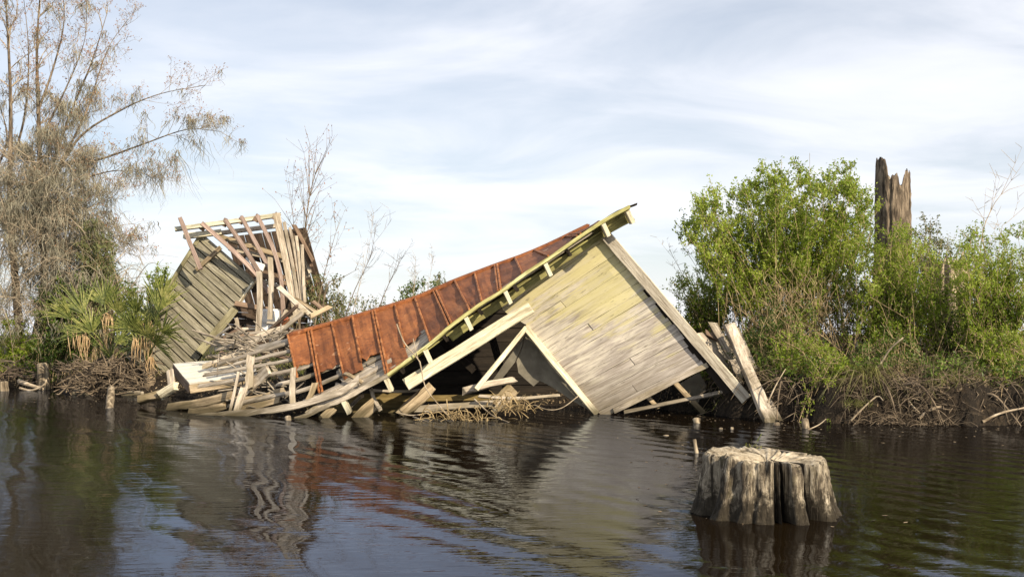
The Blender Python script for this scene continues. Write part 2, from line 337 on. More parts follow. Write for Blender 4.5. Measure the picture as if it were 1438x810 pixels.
def mud():
    m, t, b, o = new_mat('muddy_bank'); g = nd(t, 'ShaderNodeNewGeometry'); v = g.outputs['Position']
    a = noise_n(t, v, 1.6, 6, .6); f = noise_n(t, v, 14, 6, .7); h = noise_n(t, v, 42, 3, .7)
    c = ramp(t, math_n(t, 'ADD', math_n(t, 'MULTIPLY', a, .5), math_n(t, 'MULTIPLY', f, .5)), [(.36, (.006, .0045, .003)), (.5, (.018, .013, .008)), (.64, (.06, .043, .026))])
    c = mix(t, math_n(t, 'MULTIPLY', ramp(t, h, [(.60, 0), (.72, 1)]), .55), c, (.13, .10, .065))
    sx = nd(t, 'ShaderNodeSeparateXYZ'); t.links.new(v, sx.inputs[0])
    top = ramp(t, math_n(t, 'ADD', sx.outputs[2], math_n(t, 'MULTIPLY', math_n(t, 'SUBTRACT', a, .5), .6)), [(.62, 0), (.9, 1)])
    c = mix(t, top, c, ramp(t, f, [(.38, (.03, .03, .011)), (.6, (.10, .082, .038))]))
    setc(t, b.inputs['Base Color'], c); b.inputs['Roughness'].default_value = .9
    bump(t, b, math_n(t, 'ADD', f, math_n(t, 'MULTIPLY', h, .5)), .06, .9); return m
MUD = mud()

def water_mat():
    m, t, b, o = new_mat('dark_tannin_water'); g = nd(t, 'ShaderNodeNewGeometry'); v = g.outputs['Position']
    warp = noise_n(t, v, .35, 2, .5)
    # boat wake: long crests running away to the upper left
    ang = math.atan2(.56, .83)
    mw = mapping(t, v, (1, 1, 1), (0, 0, -ang)); sx = nd(t, 'ShaderNodeSeparateXYZ'); t.links.new(mw, sx.inputs[0])
    ph = math_n(t, 'ADD', math_n(t, 'MULTIPLY', sx.outputs[0], 2 * math.pi / .37), math_n(t, 'MULTIPLY', warp, 13))
    w1 = math_n(t, 'SINE', ph)
    lw = noise_n(t, mapping(t, v, (1.3, .45, 1), (0, 0, -ang)), 1.0, 2, .5)
    w1 = math_n(t, 'MULTIPLY', w1, ramp(t, lw, [(.40, .15), (.62, 1)]))
    r1 = noise_n(t, mapping(t, v, (1.0, 3.2, 1), (0, 0, .10)), 1.5, 2, .5, .3)
    r2 = noise_n(t, mapping(t, v, (2.4, 5.5, 1), (0, 0, -.4)), 2.4, 2, .5, .5)
    r3 = noise_n(t, mapping(t, v, (4.5, 12, 1), (0, 0, .2)), 2.2, 2, .5, .4)
    calm = ramp(t, noise_n(t, v, .28, 2, .5), [(.38, .35), (.62, 1)])
    hgt = math_n(t, 'ADD', math_n(t, 'MULTIPLY', w1, .0025), math_n(t, 'MULTIPLY', calm, math_n(t, 'ADD', math_n(t, 'MULTIPLY', r1, .0048), math_n(t, 'ADD', math_n(t, 'MULTIPLY', r2, .0017), math_n(t, 'MULTIPLY', r3, .0010)))))
    n = nd(t, 'ShaderNodeBump'); n.inputs['Distance'].default_value = 1.0; n.inputs['Strength'].default_value = 1.0
    t.links.new(hgt, n.inputs['Height'])
    t.nodes.remove(b); df = nd(t, 'ShaderNodeBsdfDiffuse'); df.inputs[0].default_value = (.011, .007, .003, 1)
    gl = nd(t, 'ShaderNodeBsdfGlossy'); gl.inputs[0].default_value = (.50, .56, .69, 1); gl.inputs['Roughness'].default_value = .015
    fr = nd(t, 'ShaderNodeFresnel'); fr.inputs[0].default_value = 1.33; ms = nd(t, 'ShaderNodeMixShader')
    for q_ in (gl, fr): t.links.new(n.outputs[0], q_.inputs['Normal'])
    t.links.new(fr.outputs[0], ms.inputs[0]); t.links.new(df.outputs[0], ms.inputs[1]); t.links.new(gl.outputs[0], ms.inputs[2]); t.links.new(ms.outputs[0], o.inputs[0])
    return m
WATER = water_mat()

# ------------------------------------------------------------------ ground and water
BANK = [(-60, 26), (-14, 25.5), (-10.4, 25.0), (-9.3, 22.9), (-8.2, 21.6), (-6.6, 21.3), (-5, 19.6), (-3, 18.9), (0, 18.7), (2.0, 18.2), (3.1, 16.4), (3.9, 15.3), (5.5, 14.75), (9, 14.6), (60, 15)]
def bank_y(x):
    for (a, ya), (b, yb) in zip(BANK, BANK[1:]):
        if x <= b:
            f = max(0, (x - a) / (b - a)); return ya + (yb - ya) * f
    return BANK[-1][1]
def ground_z(x, y):
    wob = .10 * mn.noise(V((x * 6.1, y * 2.9, 5))) + .35 * mn.noise(V((x * .9, y * .9, 3))) + .18 * mn.noise(V((x * 2.9, y * 2.9, 7)))
    d = y - bank_y(x) + wob
    k = min(1, max(0, (x - 2.2) / 1.3))                               # right bank is a scarp, left bank shelves
    if d < 0: z = -.06 + d * .45; return max(-1.2, z)
    zr = -.06 + .66 * (1 - math.exp(-d / .10)) + .018 * min(d, 8); zl = -.06 + .62 * (1 - math.exp(-d / .95)) + .012 * min(d, 12)
    z = zl + (zr - zl) * k
    zl += .38 * math.exp(-((x + 8.3) / 1.0) ** 2 - ((y - 22.9) / .8) ** 2) * min(1, d * 2); z = zl + (zr - zl) * k
    far = 1 / (1 + max(0, d - 3) * .12)
    return z + (.10 * mn.noise(V((x * 1.7, y * 1.7, 0))) + .07 * mn.noise(V((x * 5.3, y * 5.3, 9))) + .045 * mn.noise(V((x * 11, y * 11, 4)))) * min(1, d * 3) * far
def spread(lo, hi, fine_lo, fine_hi, step, growth=1.25):
    c = list(np.arange(fine_lo, fine_hi + 1e-6, step)); s = step; x = fine_hi
    while x < hi: s *= growth; x += s; c.append(min(x, hi))
    s = step; x = fine_lo
    while x > lo: s *= growth; x -= s; c.insert(0, max(x, lo))
    return c
gx = spread(-3000, 3000, -14, 9, .12); gy = spread(-300, 4000, 13.6, 28, .10)
gv = [(x, y, ground_z(x, y)) for y in gy for x in gx]; nx = len(gx)
j, i = np.meshgrid(np.arange(len(gy) - 1), np.arange(nx - 1), indexing='ij'); q = j * nx + i
gf = np.stack([q, q + 1, q + 1 + nx, q + nx], -1).reshape(-1, 4)
T(np_mesh('marsh_ground', gv, gf, MUD, smooth=True), None, None, kind='structure')
wx, wy0, wy1 = 3000, -300, 3000
T(mesh_obj('river_water', [(-wx, wy0, 0), (wx, wy0, 0), (wx, wy1, 0), (-wx, wy1, 0)], [(0, 1, 2, 3)], WATER), None, None, kind='structure')

# ------------------------------------------------------------------ collapsed cabin
cabin = empty('collapsed_cabin', (P(863, 582, 16.5).x, 16.5, 0), 'collapsed wooden cabin with rusty metal roof and peeling yellow-green wall tipped into the river', 'cabin')
A, B, C = P(848, 328, 16.4), P(863, 580, 16.55), P(705, 425, 17.0)
CN = (B - A).cross(C - A).normalized()
if CN.y > 0: CN = -CN
def quad_plank(name, px4, o, n, mat, parent, off=0.0, t=.022, lap=.008, jit=.004):
    """board filling a pixel quad (tl, tr, br, bl) laid on the plane; grain runs tl->tr"""
    q = [V(p) for p in px4] if len(px4[0]) == 3 else [on_plane(x, y, o, n) for x, y in px4]
    X = ((q[1] - q[0]) + (q[2] - q[3])).normalized(); N = (n - X * n.dot(X)).normalized(); Yv = N.cross(X); o0 = (q[0] + q[2]) / 2
    M = Matrix(((X.x, Yv.x, N.x, o0.x), (X.y, Yv.y, N.y, o0.y), (X.z, Yv.z, N.z, o0.z), (0, 0, 0, 1))); Mi = M.inverted()
    k = [Mi @ p for p in q]; vs = []; S = 5
    for i in range(S + 1):
        f = i / S; a = k[0].lerp(k[1], f); b = k[3].lerp(k[2], f); e = random.gauss(0, jit); e2 = random.gauss(0, jit)
        w = random.gauss(0, .003)
        for p, z in ((a, off), (b, off + lap)): vs.append(V((p.x, p.y + (e if p is a else e2), p.z + z + w)))
        for p, z in ((a, off), (b, off + lap)): vs.append(V((p.x, p.y, p.z + z - t + w)))
    fs = []
    for i in range(S):
        a = i * 4; b = a + 4
        fs += [(a, a + 1, b + 1, b), (a + 3, a + 2, b + 2, b + 3), (a, b, b + 2, a + 2), (a + 1, a + 3, b + 3, b + 1)]
    fs += [(0, 2, 3, 1), (S * 4, S * 4 + 1, S * 4 + 3, S * 4 + 2)]
    return mesh_obj(name, vs, fs, mat, M, parent)
def sheet(name, poly, o, n, mat, parent, t=.01, off=0.0, label=None):
    """thin flat panel with the outline of a pixel polygon on a plane"""
    f = [on_plane(x, y, o, n) + n * off for x, y in poly]; k = len(f); b = [p - n * t for p in f]
    M = Matrix.Translation(f[0]); vs = [p - f[0] for p in f + b]
    fs = [tuple(range(k)), tuple(range(2 * k - 1, k - 1, -1))] + [(i, i + k, (i + 1) % k + k, (i + 1) % k) for i in range(k)]
    ob = mesh_obj(name, vs, fs, mat, M, parent)
    if label: ob['label'] = label
    return ob
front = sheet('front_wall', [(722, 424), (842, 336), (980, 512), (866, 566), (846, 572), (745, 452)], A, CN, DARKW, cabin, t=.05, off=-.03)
def wl(y):                                                  # left end of the siding at a pixel row
    if y < 437: return 706
    if y < 456: return 706 + (y - 437) / 19 * 34
    return 740 + (y - 456) * 100 / 122
NB = 19
def edge(f):
    R = lerp((845, 325), (993, 515), f); s = .69 + (.49 - .69) * f
    x = R[0]; y = R[1]
    while x > wl(y) and y < 606: x -= .5; y += .5 * s
    return (x, y), R
for k in range(NB):
    (l0, r0), (l1, r1) = edge(k / NB), edge((k + 1) / NB - .0012)
    dx = random.uniform(-5, 1.5); sl = .6
    r0 = (r0[0] + dx, r0[1] - dx * sl); r1 = (r1[0] + dx, r1[1] - dx * sl)
    if random.random() < .13 and k > 3:                     # two lengths butted on a stud
        f = random.uniform(.35, .65); c0, c1 = lerp(l0, r0, f), lerp(l1, r1, f); g = .0025
        quad_plank('siding_board', [l0, lerp(l0, r0, f - g), lerp(l1, r1, f - g), l1], A, CN, CWALL, front, lap=.003, jit=.002)
        quad_plank('siding_board', [lerp(l0, r0, f + g), r0, r1, lerp(l1, r1, f + g)], A, CN, CWALL, front, lap=.003, jit=.002)
    else: quad_plank('siding_board', [l0, r0, r1, l1], A, CN, CWALL, front, lap=.003, jit=.002)
quad_plank('sill_board', [(861, 572), (992, 509), (995, 515), (864, 580)], A, CN, PALE, cabin, off=.03, t=.05)
# corner board and its return face
cN = CN
board('corner_board', [on_plane(850, 328, A, CN) + CN * .05, on_plane(1047, 558, A, CN) + CN * .05], .155, .05, CORNER, cN, cabin, seg=9, rag=.25, label='long wide weathered corner board running from the eave down to the water')
board('corner_post', [on_plane(846, 334, A, CN) - CN * .06, on_plane(1022, 552, A, CN) - CN * .06], .10, .09, DARKW, cN, cabin, seg=4)

# roof: ruled between ridge and eave
ROOF = [((838, 313), (850, 309)), ((800, 333), (815, 332)), ((752, 354), (772, 362)), ((725, 364), (735, 386)), ((698, 374), (703, 410)), ((668, 386), (678, 425)),
        ((640, 396), (661, 437)), ((612, 410), (634, 457)), ((584, 420), (606, 481)), ((556, 430), (574, 505)), ((526, 438), (545, 526)), ((496, 446), (515, 542)),
        ((467, 455), (490, 556)), ((436, 465), (455, 571)), ((405, 472), (430, 583))]
NR = len(ROOF) - 1
RR = [P(*r, 18.6 - .5 * i / NR) for i, (r, e) in enumerate(ROOF)]; EE = [P(*e, 16.02 - .05 * i / NR) for i, (r, e) in enumerate(ROOF)]
def S(t, s, up=0.0):
    i = min(NR - 1, int(t)); f = t - i; e = EE[i].lerp(EE[i + 1], f); r = RR[i].lerp(RR[i + 1], f)
    n = (RR[i] - EE[i]).cross(EE[i + 1] - EE[i]).normalized()
    if n.z < 0: n = -n
    return e.lerp(r, s) + n * up, n
roof = board('roof', [S(t, 1.0, -.09)[0] for t in (.2, 3, 6, 9, 12, 13.8)], .12, .10, DARKW, (0, -1, .3), cabin, seg=15)
starts = {13: .57, 12: .40, 11: .24, 10: .36, 9: .02, 8: .26}
for k in range(NR):
    s0 = starts.get(k, .0); rows, cols = 9, 5; vs = []; o0, n0 = S(k + .5, .5)
    X = (EE[k] - EE[k + 1]).normalized(); N = (n0 - X * n0.dot(X)).normalized(); Yv = N.cross(X)
    M = Matrix(((X.x, Yv.x, N.x, o0.x), (X.y, Yv.y, N.y, o0.y), (X.z, Yv.z, N.z, o0.z), (0, 0, 0, 1))); Mi = M.inverted()
    rg = [.05 * mn.noise(V((k * 7.3, c * .45, 2))) + random.uniform(-.012, .012) if k in starts else random.uniform(-.004, .004) for c in range(cols + 1)]
    if k in (10, 8): rg = [x * 2.6 for x in rg]
    for lay in (0, 1):
        for i in range(rows + 1):
            for c in range(cols + 1):
                f = c / cols; a = max(-.012, s0 + rg[c] * (1 if s0 else .5)); s = a + (1.0 - a) * i / rows
                p, n = S(k + .012 + f * .976, s, .016 + .026 * mn.noise(V((k * 3 + f * 2, s * 4, 1))) + (.012 * mn.noise(V((k * 9 + f * 6, s * 13, 5)))) - (.03 * (1 - i / rows) ** 3 * random.random() if s0 else 0))
                vs.append(Mi @ (p - n * (.006 if lay else 0)))
    h = (rows + 1) * (cols + 1); fs = []
    for i in range(rows):
        for c in range(cols):
            a = i * (cols + 1) + c; fs += [(a, a + 1, a + cols + 2, a + cols + 1), (h + a, h + a + cols + 1, h + a + cols + 2, h + a + 1)]
    for c in range(cols):
        fs.append((c, h + c, h + c + 1, c + 1)); a = rows * (cols + 1) + c; fs.append((a, a + 1, h + a + 1, h + a))
    for i in range(rows):
        a = i * (cols + 1); fs.append((a, a + cols + 1, h + a + cols + 1, h + a)); a += cols; fs.append((a, h + a, h + a + cols + 1, a + cols + 1))
    mesh_obj('roof_sheet', vs, fs, RUST, M, roof)
    a = max(0, s0 - (.14 if k in (13, 12) else .05)) if s0 else .0                 # standing seam on the sheet's left side
    if k == 12: a = .16
    dbl = k % 3 == 0
    for dd in ((-.06, .07) if dbl else (0,)):
        pts = [S(min(NR - .01, k + 1 + dd), s, .035)[0] for s in (a, a + (1 - a) * .33, a + (1 - a) * .66, .995)]
        board('roof_seam', pts, .030, .036, SEAM, S(min(NR - .01, k + 1.0), .5)[1], roof, rag=.4, jit=.06, cham=.4)
board('ridge_cap', [S(t, 1.0, .03)[0] for t in (.3, 2, 4, 6, 8, 10, 12, 13.9)], .09, .045, RUST, (0, -.3, 1), roof, rag=.5)
# laths under the metal; the lower ones run out bare to the left
EXT = {.93: [(345, 499, 18.1), (306, 512, 18.2)], .82: [(330, 511, 18.0)], .70: [(350, 516, 17.7), (288, 526, 17.8)], .57: [(345, 532, 17.4), (280, 542, 17.5)],
       .44: [(388, 540, 16.9)], .30: [(365, 559, 16.8), (298, 577, 16.9)], .17: [], .05: []}
for s, ext in EXT.items():
    pts = [S(t, s, -.03)[0] for t in (.6, 3, 5, 7, 9, 11, 13, 14)] + [P(*e) for e in ext]
    board('roof_lath', pts, .085 if s > .2 else .11, .028, GREY, S(12, s)[1], roof, rag=.5, jit=.06)
for s in (.11, .24, .37):                                   # grey sheathing that shows through the torn sheets
    board('roof_lath', [S(t, s, -.055)[0] for t in (7.2, 9, 10.5, 12.2)], .19, .022, GREY, S(11, s)[1], roof, rag=.3, jit=.03)
for t_ in (1.5, 3.5, 5.5, 7.5, 9.5, 11.5):
    board('rafter', [S(t_, .02, -.10)[0], S(t_, .98, -.12)[0]], .11, .05, DARKW, EE[3] - EE[4], roof, seg=3)
# eave: bright edge board, olive frieze under it, rafter tails
board('eave_board', [P(884, 291, 16.0)] + [p + V((0, -.01, -.005)) for p in EE[:11]], .05, .12, GREENT, (0, -1, .05), cabin, seg=36, rag=.2, jit=.05)
board('eave_board', [EE[10] + V((0, -.015, -.01))] + [p + V((0, -.01, -.005)) for p in EE[11:]] + [P(415, 588, 15.9)], .07, .11, GREY, (0, -1, .05), cabin, seg=16, rag=.5, jit=.08, label='bare grey lower end of the eave board')
def ey(x):
    pts = [(430, 583), (455, 571), (490, 556), (515, 542), (545, 526), (574, 505), (606, 481), (634, 457), (661, 437), (678, 425), (703, 410), (735, 386), (772, 362), (815, 332), (850, 309), (886, 290)]
    for (a, b), (c, d) in zip(pts, pts[1:]):
        if x <= c: return b + (d - b) * (x - a) / (c - a)
    return pts[-1][1]
fp = [(x, ey(x) + 11.5) for x in (886, 850, 800, 750, 700, 660, 630)]
board('frieze_board', [P(x, y, 16.22 + (0 if x > 840 else .1)) for x, y in fp], .20, .03, GREEND, (0, -1, -.1), cabin, seg=18, rag=.1)
sp_ = [S(t, .075, -.05)[0] for t in (.1, 2, 4, 6, 8, 10)]
board('soffit_board', [p + V((0, .10, -.02)) for p in sp_], .32, .02, GREEND, (0, -.25, 1), cabin, seg=12)
for x in (881, 847, 766, 710, 655, 598, 543, 484):
    y = ey(x) + 4; e = 16 if x > 500 else 15.95
    board('rafter_tail', [P(x - 1, y, e + .03), P(x + 7, y + 17, e + .05)], .24, .065, CREAM if x > 470 else GREY, (.9, .0, .55), cabin, seg=2, rag=.03, taper=.92)
board('roof_edge_cap', [P(888, 289, 16.05), P(868, 297, 16.1), P(845, 311, 16.2), P(808, 333, 16.4)], .10, .03, DARKW, (0, -.2, 1), cabin, rag=.9, jit=.12)
# loose white board, opening frame and torn lining
board('trim_board', [P(570, 540, 16.15), P(745, 432, 16.45)], .185, .045, CREAM, (0, -1, .35), cabin, seg=5, rag=.05, label='wide cream painted board hanging loose across the dark opening')
fo = on_plane(740, 460, A, CN) + CN * .06
board('opening_frame', [fo, P(668, 547, 16.35)], .075, .06, CREAM, (.45, -1, .3), cabin, seg=4, rag=.1)
board('opening_frame', [on_plane(738, 459, A, CN) + CN * .055, on_plane(839, 581, A, CN) + CN * .055], .095, .07, CREAM, (.1, -1, .3), cabin, seg=5, rag=.1)
for poly, off in (([(737, 468), (687, 536), (699, 536), (709, 524), (721, 508), (729, 489)], -.10), ([(738, 464), (731, 488), (723, 508), (726, 524), (737, 535), (747, 543), (756, 535), (771, 543), (802, 563), (828, 577), (834, 575), (790, 524)], -.07)):
    # wrinkled sheet: fan of triangles refined by rows between the first point and the rest
    n_ = 7; o0 = on_plane(*poly[0], A, CN); rim = poly[1:]; vs = []; fs = []
    for lay in (0, 1):
        for r in range(n_ + 1):
            for c, p in enumerate(rim):
                x, y = lerp(poly[0], p, r / n_); w = on_plane(x, y, A, CN) + CN * (off + .07 * mn.noise(V((x * .04, y * .025, off * 50))) * min(1, r / 2) - lay * .006)
                vs.append(w - o0)
    m_ = len(rim); h = (n_ + 1) * m_
    for r in range(n_):
        for c in range(m_ - 1):
            a = r * m_ + c; fs += [(a, a + 1, a + m_ + 1, a + m_), (h + a, h + a + m_, h + a + m_ + 1, h + a + 1)]
    mesh_obj('wall_lining', vs, fs, PAPER, Matrix.Translation(o0), cabin, smooth=True)
# inside and back of the cabin
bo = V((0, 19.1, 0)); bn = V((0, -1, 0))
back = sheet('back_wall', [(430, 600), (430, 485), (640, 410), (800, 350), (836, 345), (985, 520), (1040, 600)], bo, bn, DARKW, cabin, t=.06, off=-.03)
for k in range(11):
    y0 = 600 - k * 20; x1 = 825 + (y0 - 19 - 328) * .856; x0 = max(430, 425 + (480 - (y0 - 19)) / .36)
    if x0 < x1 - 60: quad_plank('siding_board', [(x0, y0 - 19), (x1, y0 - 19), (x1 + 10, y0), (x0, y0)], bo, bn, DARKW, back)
for (a, b, w, t_, m_) in [((908, 556, 16.7), (924, 573, 16.6), .07, .05, TAN), ((948, 538, 16.75), (988, 580, 16.6), .08, .06, TAN), ((992, 514, 16.7), (1019, 549, 16.6), .09, .06, GREY)]:
    board('stud', [P(*a), P(*b)], w, t_, m_, (0, -1, .2), cabin, seg=3)
board('bottom_rail', [P(876, 579, 16.42), P(1022, 549, 16.45)], .055, .05, GREY, (0, -1, .5), cabin, seg=5)
sheet('floor_panel', [(951, 541), (982, 523), (1004, 562), (988, 577), (978, 574)], V((0, 16.95, 0)), bn, PAPER, cabin, t=.03)
for k, (x0, x1, y) in enumerate([(455, 562, 558), (450, 566, 566), (448, 570, 574), (452, 575, 582), (560, 700, 560)]):
    board('floor_board', [P(x0, y, 17.3 - k * .12), P(x1, y - 2, 17.3 - k * .12)], .10, .03, OCHRE, (0, -1, .5), cabin, seg=3, rag=.3)
for a, b in (((610, 470, 17.8), (665, 520, 17.4)), ((560, 530, 17.8), (640, 500, 18.2)), ((690, 470, 18.2), (715, 560, 17.6))):
    board('fallen_joist', [P(*a), P(*b)], .12, .06, DARKW, (0, -1, .2), cabin, seg=3)

# end wall boards beyond the corner: they recede behind the corner board
eo = on_plane(1040, 548, A, CN)
for k, (a, b, w, m_) in enumerate([((968, 464), (1050, 556), .10, PALE), ((981, 468), (1046, 540), .10, GREY), ((994, 473), (1038, 524), .10, PALE), ((1004, 480), (1034, 516), .08, GREY)]):
    board('end_wall_board', [P(*a, 16.62 + k * .16), P(*b, 16.60 + k * .16)], w, .04, m_, (.25, -1, .35), cabin, seg=4, rag=.5, jit=.06)

# ------------------------------------------------------------------ leaning shed
def PD(x, y, Y): return P(x, y, Y + 1.3)                     # the shed stands behind the palmettos
shed = empty('leaning_shed', (PD(240, 548, 21).x, 22.3, .0), 'small grey-green plank shed tipped over at forty-five degrees with a bare roof frame', 'shed')
sA, sB, sC = PD(284, 330, 21.0), PD(359, 394, 20.75), PD(185, 500, 21.25)
SN = (sB - sA).cross(sC - sA).normalized()
if SN.y > 0: SN = -SN
sw = sheet('wall', [(284, 329.5), (359, 394.5), (240, 556), (176.5, 501.5)], sA, SN, DARKW, shed, t=.05, off=-.03)
NS = 19
def sl(f): return lerp((284, 329), (176, 502), f), lerp((359, 394), (236, 562), f)
for k in range(NS):
    (a, b), (c, d) = sl(k / NS), sl((k + 1) / NS - .009)
    if k > NS - 4: e = random.uniform(-.12, .02); b, d = lerp(a, b, 1 + e), lerp(c, d, 1 + e)
    quad_plank('siding_board', [a, b, d, c], sA, SN, SHED, sw, lap=.014, t=.025, off=.004)
def PS(x, y, off=0.0): return on_plane(x, y, sA, SN) + SN * off
board('corner_trim', [PS(283, 330, .03), PS(188, 482, .03)], .075, .04, TRIMG, SN, shed, seg=6)
board('corner_trim', [PS(357, 397, .03), PS(334, 430, .03)], .07, .04, CREAM, SN, shed, seg=3)
board('corner_post', [PS(334, 434, .12), PS(285, 494, .12)], .17, .14, TRIMG, (.55, -.7, .5), shed, seg=5, rag=.2)
board('sill_beam', [PS(336, 427, .2), PD(408, 441, 20.9)], .10, .10, BROWN, (0, -1, .3), shed, seg=4)
# roof frame beams and rafters
for a, b, w, m_ in [((246, 322, 20.6), (394, 302, 20.8), .09, BEAMG), ((258, 332, 20.9), (310, 326, 20.9), .12, CREAM), ((303, 328, 21.0), (390, 317, 21.1), .085, PALE),
                    ((304, 331, 21.4), (398, 361, 21.4), .10, TAN), ((322, 349, 21.5), (398, 366, 21.5), .09, PALE), ((366, 386, 21.3), (410, 401, 21.3), .09, BROWN), ((360, 392, 21.2), (398, 404, 21.1), .07, PALE),
                    ((345, 366, 21.6), (370, 376, 21.6), .14, WHITE), ((330, 462, 20.6), (394, 462, 20.6), .05, GREY), ((332, 447, 20.9), (336, 470, 20.8), .07, GREY)]:
    board('beam', [PD(*a), PD(*b)], w, .06, m_, (0, -1, .35), shed, seg=5, rag=.2)
for x, y in ((285, 317), (316, 311), (339, 308), (361, 305), (388, 303)):
    board('beam_block', [PD(x - 3, y + 6, 20.75), PD(x + 3, y - 3, 20.75)], .09, .12, BROWN, (0, -1, .2), shed, seg=2)
for pts, w, m_ in [([(253, 306), (267, 342), (282, 378)], .085, PURPLE), ([(284, 314), (325, 350), (359, 384), (378, 411)], .085, PURPLE),
                   ([(316, 309), (341, 345), (365, 384)], .085, PURPLE), ([(339, 305), (361, 345), (381, 382)], .08, PURPLE), ([(361, 303), (382, 345), (394, 387), (398, 446)], .08, PURPLE),
                   ([(388, 301), (403, 374), (417, 446)], .14, PALE), ([(399, 312), (412, 379), (421, 437)], .065, GREY), ([(407, 320), (418, 374), (425, 435)], .065, GREY),
                   ([(416, 331), (423, 390), (427, 433)], .06, PALE), ([(424, 344), (428, 425)], .06, PALE)]:
    board('rafter', [PD(x, y, 20.45 + (i * .06)) for i, (x, y) in enumerate(pts)], w, .055, m_, (.2, -1, .2), shed, rag=.25, jit=.05)
for pts, w, m_ in [([(364, 382), (365, 420), (362, 474)], .105, PALE), ([(379, 362), (381, 400), (379, 448)], .095, PALE), ([(404, 436), (397, 448)], .1, GREY)]:
    board('post', [PD(x, y, 20.35) for x, y in pts], w, .08, m_, (0, -1, .2), shed, rag=.2, jit=.05)
board('brace', [PS(278, 379, .06), PS(313, 348, .10)], .085, .05, TAN, SN, shed, seg=3)
board('brace', [PS(352, 384, .1), PS(374, 410, .1)], .02, .03, BROWN, SN, shed, seg=3)
board('brace', [PS(372, 384, .12), PS(340, 425, .1)], .02, .03, TAN, SN, shed, seg=3)
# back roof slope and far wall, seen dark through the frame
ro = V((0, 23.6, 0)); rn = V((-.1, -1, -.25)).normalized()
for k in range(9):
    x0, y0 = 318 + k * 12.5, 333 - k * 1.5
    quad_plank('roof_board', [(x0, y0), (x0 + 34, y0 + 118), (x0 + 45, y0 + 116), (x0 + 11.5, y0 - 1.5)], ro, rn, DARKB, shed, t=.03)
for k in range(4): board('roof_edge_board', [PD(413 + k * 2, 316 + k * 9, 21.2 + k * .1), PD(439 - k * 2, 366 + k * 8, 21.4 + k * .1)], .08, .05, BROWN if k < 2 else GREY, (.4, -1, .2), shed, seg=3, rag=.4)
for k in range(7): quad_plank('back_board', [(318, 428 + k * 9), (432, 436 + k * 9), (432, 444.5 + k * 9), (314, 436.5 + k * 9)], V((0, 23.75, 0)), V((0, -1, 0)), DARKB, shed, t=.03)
for y in (352, 378): board('ceiling_joist', [PD(350, y, 22.0), PD(420, y + 16, 22.0)], .09, .05, BROWN, (0, -1, 0), shed, seg=3)

# ------------------------------------------------------------------ junk by the shed
cab = empty('white_cabinet', PD(380, 472, 20.75), 'white enamel cabinet standing among the posts under the shed frame', 'cabinet')
def box(name, a, b, depth, mat, parent=None, r=.01):
    cx = (a + b) / 2; M = Matrix.Translation(cx); w, h = abs(b.x - a.x) / 2, abs(b.z - a.z) / 2
    import bmesh
    bm = bmesh.new(); bmesh.ops.create_cube(bm, size=1); bmesh.ops.scale(bm, vec=(2 * w, depth, 2 * h), verts=bm.verts)
    bmesh.ops.bevel(bm, geom=bm.edges[:], offset=r, segments=2, affect='EDGES'); me = bpy.data.meshes.new(name); bm.to_mesh(me); bm.free(); me.materials.append(mat)
    o = bpy.data.objects.new(name, me); return place(o, M, parent)
box('body', PD(366, 434, 20.75), PD(394, 470, 20.75), .45, WHITE, cab, .03)
box('door', PD(368, 436, 20.5), PD(392, 453, 20.5), .03, WHITE, cab)
T(box('brick', PD(396, 444, 20.3), PD(405, 451, 20.3), .12, REDB, None, .02), 'small orange-red brick beside the white cabinet', 'brick')
rp = mesh_obj('rusty_metal_scrap', [PD(384, 458, 19.2), PD(407, 446, 19.0), PD(407, 459, 18.9), PD(392, 460, 19.1), PD(384, 458, 19.25), PD(407, 446, 19.05), PD(407, 459, 18.95), PD(392, 460, 19.15)],
              [(0, 1, 2, 3), (7, 6, 5, 4), (0, 4, 5, 1), (1, 5, 6, 2), (2, 6, 7, 3), (3, 7, 4, 0)], RUST)
T(rp, 'torn rusty scrap of roofing pointing left above the roof corner', 'scrap')

